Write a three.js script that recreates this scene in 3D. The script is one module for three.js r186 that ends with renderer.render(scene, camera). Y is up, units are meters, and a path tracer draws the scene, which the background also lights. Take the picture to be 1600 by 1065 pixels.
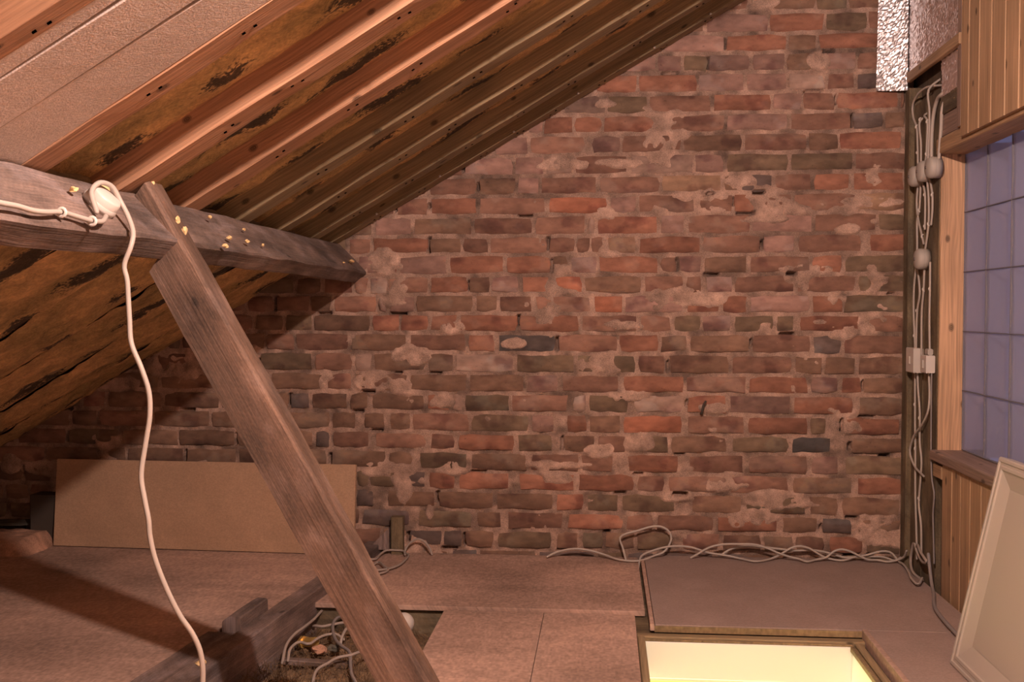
import * as THREE from 'three';
import { mergeGeometries } from 'three/addons/utils/BufferGeometryUtils.js';

// ---------------------------------------------------------------- camera, sky, lamps, exposure
const scene = new THREE.Scene();
const camera = new THREE.PerspectiveCamera(2 * Math.atan(532.5 / 1600) * 180 / Math.PI, 1600 / 1065, 0.05, 60);
camera.position.set(0, 0.955, 3.94);
camera.rotation.order = 'YXZ';
camera.rotation.set(-0.02956, 0.09037, 0);
const renderer = new THREE.WebGLRenderer({ antialias: true });
renderer.toneMapping = THREE.LinearToneMapping;
renderer.toneMappingExposure = 0.93;
renderer.shadowMap.enabled = true;
scene.background = new THREE.Color().setRGB(0.25, 0.31, 0.54);        // even dusk sky, seen through the glass blocks only

const LAMP = [0.10, 1.838, 2.80];
const lampLight = new THREE.PointLight(new THREE.Color().setRGB(1, 0.735, 0.64), 16.6, 0, 2);
lampLight.position.set(...LAMP); lampLight.castShadow = true; lampLight.shadow.radius = 1.4; lampLight.shadow.bias = -0.001;
scene.add(lampLight);
const LANDING_LAMP = [0.35, -1.5, 0.66];
const landingLight = new THREE.PointLight(new THREE.Color().setRGB(1, 0.86, 0.58), 13, 0, 2);
landingLight.position.set(...LANDING_LAMP); landingLight.castShadow = true; landingLight.shadow.radius = 2;
scene.add(landingLight);

// ---------------------------------------------------------------- helpers
const V = (x, y, z) => new THREE.Vector3(x, y, z);
let seedState = 12345;
const rnd = () => { seedState = (Math.imul(seedState, 1664525) + 1013904223) >>> 0; return seedState / 4294967296; };
const rr = (a, b) => a + (b - a) * rnd();
const hash = (x, y, s) => { let h = (Math.imul(x, 374761393) + Math.imul(y, 668265263) + Math.imul(s, 1442695041)) | 0; h = Math.imul(h ^ (h >>> 13), 1274126177); h ^= h >>> 16; return (h >>> 0) / 4294967296; };
const wrap = (i, p) => p ? ((i % p) + p) % p : i;
function noise(x, y, s = 0, px = 0, py = 0) {
  const i = Math.floor(x), j = Math.floor(y), f = x - i, g = y - j, u = f * f * (3 - 2 * f), v = g * g * (3 - 2 * g);
  const a = hash(wrap(i, px), wrap(j, py), s), b = hash(wrap(i + 1, px), wrap(j, py), s), c = hash(wrap(i, px), wrap(j + 1, py), s), d = hash(wrap(i + 1, px), wrap(j + 1, py), s);
  return a + (b - a) * u + (c - a) * v + (a - b - c + d) * u * v;
}
function fbm(x, y, oct, s = 0, px = 0, py = 0) { let t = 0, a = 0.5, n = 0; for (let o = 0; o < oct; o++) { t += a * noise(x, y, s + o * 17, px, py); n += a; a *= 0.5; x *= 2; y *= 2; px *= 2; py *= 2; } return t / n; }
const clamp = (v, a = 0, b = 1) => Math.min(b, Math.max(a, v));
const smooth = (a, b, v) => { const t = clamp((v - a) / (b - a)); return t * t * (3 - 2 * t); };
const taken = new Map();
const numbered = (n) => { const k = taken.get(n) ?? 0; taken.set(n, k + 1); return k ? `${n}_${String(k).padStart(3, '0')}` : n; };
function shadows(m) { m.castShadow = m.receiveShadow = true; return m; }
function thing(name, label, category, at = [0, 0, 0], group) {       // a Group at the thing's base; its parts are added with part()
  const g = new THREE.Group(); g.name = numbered(name); g.position.set(...at); scene.add(g);
  g.userData = { label, category }; if (group) g.userData.group = group;
  return g;
}
function setting(name, label, at = [0, 0, 0]) {
  const g = new THREE.Group(); g.name = numbered(name); g.position.set(...at); scene.add(g);
  g.userData = { kind: 'structure', label, category: name.split('_')[0] };
  return g;
}
const rootOf = (o) => { const p = V(0, 0, 0); while (o && o !== scene) { p.add(o.position); o = o.parent; } return p; };
function part(parent, name, geo, mat, data) {                          // geo in world coordinates
  const p = rootOf(parent); geo.translate(-p.x, -p.y, -p.z);
  const m = shadows(new THREE.Mesh(geo, mat)); m.name = name; parent.add(m);
  if (data) Object.assign(m.userData, data);
  return m;
}
function single(name, label, category, geo, mat, group) {              // a thing that is one mesh, with its origin at its base
  geo.computeBoundingBox(); const b = geo.boundingBox.clone(), c = b.getCenter(V(0, 0, 0));
  geo.translate(-c.x, -b.min.y, -c.z);
  const m = shadows(new THREE.Mesh(geo, mat)); m.name = numbered(name); m.position.set(c.x, b.min.y, c.z); scene.add(m);
  m.userData = { label, category }; if (group) m.userData.group = group;
  return m;
}
function structure(name, label, geo, mat) { const m = single(name, label, name.split('_')[0], geo, mat); m.userData.kind = 'structure'; return m; }

// a polygon swept along local z in flat facets; uv in metres, u along the sweep
function prism(profile, length, segs = 1, jit = 0, seed = 1, taper) {
  const n = profile.length, rings = [], per = [0];
  for (let j = 0; j < n; j++) { const a = profile[j], b = profile[(j + 1) % n]; per.push(per[j] + Math.hypot(b[0] - a[0], b[1] - a[1])); }
  for (let i = 0; i <= segs; i++) {
    const t = i / segs, k = taper ? taper(t) : 1;
    rings.push(profile.map(([x, y], j) => [x * k + jit * (2 * noise(t * length * 9, j * 7.3, seed) - 1) + jit * .6 * (2 * noise(t * length * 30, j * 3.1, seed + 5) - 1), y * k + jit * (2 * noise(t * length * 9, j * 5.7 + 50, seed + 9) - 1), t * length]));
  }
  const P = [], U = [];
  const tri = (a, b, c, ua, ub, uc) => { P.push(...a, ...b, ...c); U.push(...ua, ...ub, ...uc); };
  for (let i = 0; i < segs; i++) for (let j = 0; j < n; j++) {
    const k = (j + 1) % n, a = rings[i][j], b = rings[i][k], c = rings[i + 1][k], d = rings[i + 1][j];
    const ua = [a[2], per[j]], ub = [b[2], per[j + 1]], uc = [c[2], per[j + 1]], ud = [d[2], per[j]];
    tri(a, b, c, ua, ub, uc); tri(a, c, d, ua, uc, ud);
  }
  const faces = THREE.ShapeUtils.triangulateShape(profile.map((p) => new THREE.Vector2(...p)), []);
  for (const [i, flip] of [[0, true], [segs, false]]) for (const f of faces) {
    const [a, b, c] = (flip ? [f[0], f[2], f[1]] : f).map((q) => rings[i][q]);
    tri(a, b, c, [a[1] * .3, a[0]], [b[1] * .3, b[0]], [c[1] * .3, c[0]]);
  }
  const g = new THREE.BufferGeometry();
  g.setAttribute('position', new THREE.Float32BufferAttribute(P, 3)); g.setAttribute('uv', new THREE.Float32BufferAttribute(U, 2));
  g.computeVertexNormals();
  return g;
}
const ccw = (p) => THREE.ShapeUtils.area(p.map((q) => new THREE.Vector2(...q))) < 0 ? p.slice().reverse() : p;
function chamfer(p, c) {                                               // cut every corner of a polygon by c
  p = ccw(p); const out = [];
  p.forEach((q, i) => { const a = p[(i + p.length - 1) % p.length], b = p[(i + 1) % p.length]; for (const o of [a, b]) { const L = Math.hypot(o[0] - q[0], o[1] - q[1]); const t = Math.min(c, L * .4) / L; out.push([q[0] + (o[0] - q[0]) * t, q[1] + (o[1] - q[1]) * t]); } });
  return out;
}
const put = (g, o, ex, ey, ez) => g.applyMatrix4(new THREE.Matrix4().makeBasis(ex, ey, ez).setPosition(o));
const X = V(1, 0, 0), Y = V(0, 1, 0), Z = V(0, 0, 1);
// an axis-aligned timber or slab from corner to corner, grain along the longest side (or a given axis)
function bar(x0, y0, z0, x1, y1, z1, c = 0.002, { axis, segs = 1, jit = 0, seed = 1 } = {}) {
  const d = [x1 - x0, y1 - y0, z1 - z0]; const k = axis ?? d.indexOf(Math.max(...d));
  const rect = (w, h) => chamfer([[0, 0], [w, 0], [w, h], [0, h]], c);
  if (k === 2) return put(prism(rect(d[0], d[1]), d[2], segs, jit, seed), V(x0, y0, z0), X, Y, Z);
  if (k === 0) return put(prism(rect(d[1], d[2]), d[0], segs, jit, seed), V(x0, y0, z0), Y, Z, X);
  return put(prism(rect(d[2], d[0]), d[1], segs, jit, seed), V(x0, y0, z0), Z, X, Y);
}
// a timber between two points with its section in the frame (side, up)
function beam(a, b, profile, side, segs = 1, jit = 0, seed = 1) {
  const ez = b.clone().sub(a), L = ez.length(); ez.normalize();
  const ex = side.clone().addScaledVector(ez, -side.dot(ez)).normalize(), ey = ez.clone().cross(ex);
  return put(prism(ccw(profile), L, segs, jit, seed), a, ex, ey, ez);
}
function cable(points, r = 0.0042, per = 4, closed = false) {
  const c = new THREE.CatmullRomCurve3(points.map((p) => V(...p)), closed, 'centripetal');
  const n = Math.max(8, points.length * per);
  const tube = new THREE.TubeGeometry(c, n, r, 7, closed);
  if (closed) return tube;
  const ends = [0, 1].map((t) => { const s = new THREE.SphereGeometry(r, 7, 4); const p = c.getPoint(t); s.translate(p.x, p.y, p.z); return s; });
  return mergeGeometries([tube, ...ends]);
}
function grid(nu, nv, fn, uv) {                                         // fn(u, v) -> [x, y, z]; smooth normals
  const P = [], U = [], I = [];
  for (let j = 0; j <= nv; j++) for (let i = 0; i <= nu; i++) { const p = fn(i / nu, j / nv); P.push(...p); U.push(...(uv ? uv(i / nu, j / nv, p) : [i / nu, j / nv])); }
  for (let j = 0; j < nv; j++) for (let i = 0; i < nu; i++) { const a = j * (nu + 1) + i, b = a + 1, c = a + nu + 2, d = a + nu + 1; I.push(a, b, c, a, c, d); }
  const g = new THREE.BufferGeometry();
  g.setAttribute('position', new THREE.Float32BufferAttribute(P, 3)); g.setAttribute('uv', new THREE.Float32BufferAttribute(U, 2)); g.setIndex(I);
  g.computeVertexNormals();
  return g;
}
function lump(cx, cy, cz, rx, ry, rz, seed = 1, rough = 0.35, detail = 2) {
  const g = new THREE.IcosahedronGeometry(1, detail), p = g.attributes.position;
  for (let i = 0; i < p.count; i++) { const x = p.getX(i), y = p.getY(i), z = p.getZ(i), k = 1 + rough * (2 * noise(x * 1.7 + 9, y * 1.7 + z * 2.3 + 9, seed) - 1); p.setXYZ(i, cx + x * rx * k, cy + y * ry * k, cz + z * rz * k); }
  g.computeVertexNormals(); return g;
}
function paint(geo, fn) {                                               // vertex colours (linear) from position
  const p = geo.attributes.position, C = new Float32Array(p.count * 3);
  for (let i = 0; i < p.count; i++) C.set(fn(p.getX(i), p.getY(i), p.getZ(i), i), i * 3);
  geo.setAttribute('color', new THREE.BufferAttribute(C, 3)); return geo;
}

// ---------------------------------------------------------------- textures: grain and mottle only, tinted by the materials
function texture(w, h, fn, su, sv, srgb = true) {                       // su, sv: metres the picture covers
  const d = new Uint8Array(w * h * 4);
  for (let y = 0; y < h; y++) for (let x = 0; x < w; x++) { const c = fn(x / w, y / h), o = (y * w + x) * 4; for (let k = 0; k < 3; k++) d[o + k] = clamp(Array.isArray(c) ? c[k] : c) * 255; d[o + 3] = 255; }
  const t = new THREE.DataTexture(d, w, h); t.wrapS = t.wrapT = THREE.RepeatWrapping; t.magFilter = THREE.LinearFilter; t.minFilter = THREE.LinearMipmapLinearFilter;
  if (srgb) t.colorSpace = THREE.SRGBColorSpace;
  t.repeat.set(1 / su, 1 / sv); t.needsUpdate = true; return t;
}
const woodGrain = (seed, contrast, knots) => (u, v) => {
  const w = fbm(u * 3, v * 6, 3, seed, 3, 6);
  const streak = fbm(u * 4, v * 60, 4, seed + 3, 4, 60), fine = noise(u * 24, v * 256, seed + 6, 24, 256), patch = fbm(u * 6, v * 5, 3, seed + 9, 6, 5);
  const ring = .5 + .5 * Math.sin((v * 40 + w * 5) * 6.2832);
  let t = 1 - contrast * (.16 * ring + .62 * streak + .2 * fine + .45 * (patch - .3));
  for (const [ku, kv, kr] of knots) { const du = (Math.abs(u - ku) > .5 ? 1 - Math.abs(u - ku) : Math.abs(u - ku)) / kr, dv = (Math.abs(v - kv) > .5 ? 1 - Math.abs(v - kv) : Math.abs(v - kv)) / (kr * 1.9); const r = Math.hypot(du, dv); if (r < 1.6) t *= 1 - .55 * smooth(1.5, .5, r) * (.75 + .25 * Math.sin(r * 14)); }
  return [t, t * (1 - .05 * (1 - t)), t * (1 - .12 * (1 - t))];
};
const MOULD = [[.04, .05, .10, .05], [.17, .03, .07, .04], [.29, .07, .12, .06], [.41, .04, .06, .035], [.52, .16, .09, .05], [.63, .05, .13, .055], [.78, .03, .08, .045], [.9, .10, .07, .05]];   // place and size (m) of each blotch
const TEX = {
  oldWood: texture(1024, 512, (u, v) => {                                 // weathered timber: faint grain, dusty blotches, fine saw marks
    const [t] = woodGrain(3, .3, [[.2, .3, .008], [.7, .66, .009]])(u, v), b = fbm(u * 9, v * 5, 5, 81, 9, 5), d = smooth(.5, .7, fbm(u * 14, v * 7, 4, 85, 14, 7)), g = noise(u * 330, v * 160, 83, 330, 160), saw = noise(u * 220 + v * 60, v * 9, 87, 0, 0);
    const k = clamp(t * (.72 + .75 * (b - .35)) + .12 * (g - .5) + .05 * (saw - .5) + .10 * d); return [k, k * (.97 + .03 * d), k * (.93 + .07 * d)];
  }, 1.4, .35),
  pine: texture(1024, 512, woodGrain(40, .38, [[.12, .2, .009], [.38, .7, .011], [.63, .38, .008], [.83, .83, .010], [.55, .06, .009], [.25, .5, .007], [.9, .45, .008], [.05, .62, .009], [.32, .1, .010], [.47, .33, .007], [.71, .92, .010], [.77, .15, .009], [.18, .8, .008], [.58, .75, .010], [.96, .7, .007]]), 1.3, .4),
  woodBump: texture(512, 512, (u, v) => fbm(u * 5, v * 90, 3, 6, 5, 90) * .7 + .3 * noise(u * 30, v * 256, 4, 30, 256), 1.4, .35, false),
  chip: texture(1024, 1024, (u, v) => {
    const f = noise(u * 300, v * 120, 21, 300, 120), g = noise(u * 140, v * 260, 25, 140, 260), w = fbm(u * 5, v * 5, 4, 22, 5, 5), s = noise(u * 420, v * 420, 23, 420, 420), st = fbm(u * 3, v * 26, 3, 29, 3, 26);
    let t = .74 + .12 * (f - .5) + .1 * (g - .5) + .3 * (w - .5) + .12 * (st - .5); if (s > .93) t -= .12; if (s < .05) t += .1;
    return [t, t * .985, t * .96];
  }, 1.6, 1.6),
  brick: texture(1024, 1024, (u, v) => {
    const a = fbm(u * 7, v * 9, 5, 31, 7, 9), b = fbm(u * 30, v * 60, 3, 33, 30, 60), pit = noise(u * 230, v * 230, 35, 230, 230), c = fbm(u * 12, v * 14, 4, 38, 12, 14);
    let t = .84 + .34 * (a - .5) + .2 * (b - .5) - (pit > .93 ? .12 : 0);
    const soot = smooth(.56, .78, c); t *= 1 - .16 * soot;
    const dust = smooth(.58, .72, fbm(u * 9 + 3, v * 11, 4, 44, 9, 11));
    return [t + .05 * dust, t * (1 - .05 * soot) + .1 * dust, t * (1 - .02 * soot) + .13 * dust];
  }, .9, .9),
  sand: texture(512, 512, (u, v) => { const a = fbm(u * 10, v * 10, 4, 51, 10, 10), g = noise(u * 200, v * 200, 53, 200, 200), t = .8 + .35 * (a - .5) + .22 * (g - .5) - (g > .93 ? .15 : 0); return [t, t * .98, t * .95]; }, .35, .35),
  sandBump: texture(512, 512, (u, v) => .5 * fbm(u * 30, v * 30, 4, 55, 30, 30) + .5 * noise(u * 160, v * 160, 57, 160, 160), .35, .35, false),
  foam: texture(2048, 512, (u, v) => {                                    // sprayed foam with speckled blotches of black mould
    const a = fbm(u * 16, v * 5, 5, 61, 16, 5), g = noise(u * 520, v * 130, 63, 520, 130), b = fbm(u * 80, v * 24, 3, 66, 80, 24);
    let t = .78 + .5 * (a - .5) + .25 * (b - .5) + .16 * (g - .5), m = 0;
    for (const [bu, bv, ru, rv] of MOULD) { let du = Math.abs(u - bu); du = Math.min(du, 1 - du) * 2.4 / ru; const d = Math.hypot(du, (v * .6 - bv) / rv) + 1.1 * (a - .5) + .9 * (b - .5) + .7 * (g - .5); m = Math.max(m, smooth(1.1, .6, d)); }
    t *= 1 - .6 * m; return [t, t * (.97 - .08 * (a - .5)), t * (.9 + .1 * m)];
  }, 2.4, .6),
  woven: texture(512, 512, (u, v) => { const g = noise(u * 120, v * 120, 71, 120, 120), h = noise(u * 60, v * 140, 73, 60, 140), a = fbm(u * 4, v * 4, 3, 75, 4, 4), t = .88 + .08 * (g - .5) + .05 * (h - .5) + .1 * (a - .5); return t; }, .4, .4),
};
const lin = (r, g, b) => new THREE.Color().setRGB(r, g, b);
const mat = (color, o = {}) => new THREE.MeshStandardMaterial({ color: lin(...color), roughness: .85, ...o });
const wood = (color, map = TEX.oldWood, o = {}) => mat(color, { map, bumpMap: TEX.woodBump, bumpScale: .0012, roughness: .8, ...o });
const M = {
  brick: mat([1, 1, 1], { map: TEX.brick, bumpMap: TEX.sandBump, bumpScale: .0009, vertexColors: true, roughness: .95 }),
  mortar: mat([1, 1, 1], { map: TEX.sand, bumpMap: TEX.sandBump, bumpScale: .002, vertexColors: true, roughness: 1 }),
  rafterRed: wood([.66, .36, .21], TEX.pine), rafterBrown: wood([.42, .31, .175], TEX.pine),
  darkBeam: wood([.32, .24, .215]), strut: wood([.25, .158, .118]), floorBeam: wood([.33, .25, .235]),
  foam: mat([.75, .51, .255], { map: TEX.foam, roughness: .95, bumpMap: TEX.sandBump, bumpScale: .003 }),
  ceilingBoard: mat([.78, .64, .56], { map: TEX.woven, bumpMap: TEX.sandBump, bumpScale: .0006, roughness: .9 }),
  sheet: mat([.80, .555, .46], { map: TEX.chip, roughness: .8 }), hardSheet: mat([.40, .30, .262], { map: TEX.woven, roughness: .7 }),
  chipEdge: mat([.5, .36, .2], { map: TEX.chip }), hardboard: mat([.55, .35, .22], { map: TEX.woven, roughness: .75 }),
  pine: wood([.62, .40, .235], TEX.pine, { roughness: .6, bumpScale: .0005 }), pineBright: wood([.86, .54, .32], TEX.pine, { roughness: .6, bumpScale: .0005 }), pineGrey: wood([.42, .29, .235], TEX.pine, { roughness: .7 }),
  stud: wood([.26, .20, .125]),
  foil: mat([.93, .91, .93], { metalness: 1, roughness: .38 }),
  cable: mat([.43, .37, .32], { roughness: .5 }), cableGrey: mat([.24, .21, .2], { roughness: .55 }), cableDirty: mat([.34, .28, .24], { roughness: .7 }),
  plastic: mat([.6, .545, .49], { roughness: .4 }), plasticDull: mat([.42, .375, .33], { roughness: .6 }), black: mat([.02, .02, .02], { roughness: .6 }),
  foamDrip: mat([.6, .38, .2], { roughness: .95 }), foamBlob: mat([.75, .52, .25], { roughness: .9 }), brass: mat([.72, .48, .16], { metalness: .7, roughness: .4 }),
  wool: mat([.30, .20, .12], { map: TEX.sand, roughness: 1 }), woolPink: mat([.72, .42, .30], { map: TEX.sand, roughness: 1 }), felt: mat([.2, .19, .16], { map: TEX.sand, roughness: 1 }),
  plaster: mat([.44, .46, .48], { roughness: .9 }), white: mat([.86, .85, .78], { roughness: .6 }), lid: mat([.40, .35, .30], { roughness: .45 }), yellow: mat([.80, .74, .22], { roughness: .8 }), dark: mat([.06, .045, .035], { roughness: .9 }),
  glass: new THREE.MeshPhysicalMaterial({ color: lin(.52, .53, .66), transmission: .7, thickness: 0, roughness: .6, ior: 1.5 }),
  grout: mat([.16, .15, .17], { roughness: .9 }), bulb: mat([1, .9, .7], { emissive: lin(1, .75, .45), emissiveIntensity: 6 }), rust: mat([.10, .06, .04], { roughness: .9 }), steel: mat([.25, .22, .2], { metalness: .8, roughness: .5 }),
  deck: mat([.16, .11, .07], { map: TEX.sand, roughness: 1 }),
};

// ---------------------------------------------------------------- measured brickwork
const JOINTS = [ // bed joint heights (m) of each course at four stations along the wall, from the top
  [2.156, 2.156, 2.156, 2.147],
  [2.080, 2.080, 2.080, 2.071],
  [2.000, 2.000, 2.000, 1.992],
  [1.925, 1.925, 1.925, 1.924],
  [1.854, 1.854, 1.854, 1.847],
  [1.777, 1.777, 1.777, 1.775],
  [1.701, 1.701, 1.701, 1.700],
  [1.628, 1.628, 1.627, 1.627],
  [1.549, 1.549, 1.552, 1.550],
  [1.472, 1.472, 1.473, 1.475],
  [1.396, 1.396, 1.399, 1.400],
  [1.321, 1.321, 1.323, 1.324],
  [1.244, 1.244, 1.242, 1.247],
  [1.172, 1.172, 1.167, 1.169],
  [1.091, 1.093, 1.094, 1.094],
  [1.017, 1.020, 1.016, 1.020],
  [0.945, 0.945, 0.942, 0.942],
  [0.871, 0.869, 0.868, 0.869],
  [0.794, 0.791, 0.791, 0.788],
  [0.715, 0.713, 0.710, 0.712],
  [0.638, 0.635, 0.637, 0.638],
  [0.562, 0.559, 0.559, 0.558],
  [0.486, 0.480, 0.482, 0.482],
  [0.412, 0.405, 0.407, 0.413],
  [0.337, 0.329, 0.330, 0.333],
  [0.258, 0.253, 0.255, 0.257],
  [0.183, 0.178, 0.177, 0.176],
  [0.106, 0.102, 0.109, 0.107],
  [0.030, 0.027, 0.033, 0.034],
];
const STATIONS = [-0.95, -0.41, 0.24, 0.86];
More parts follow.
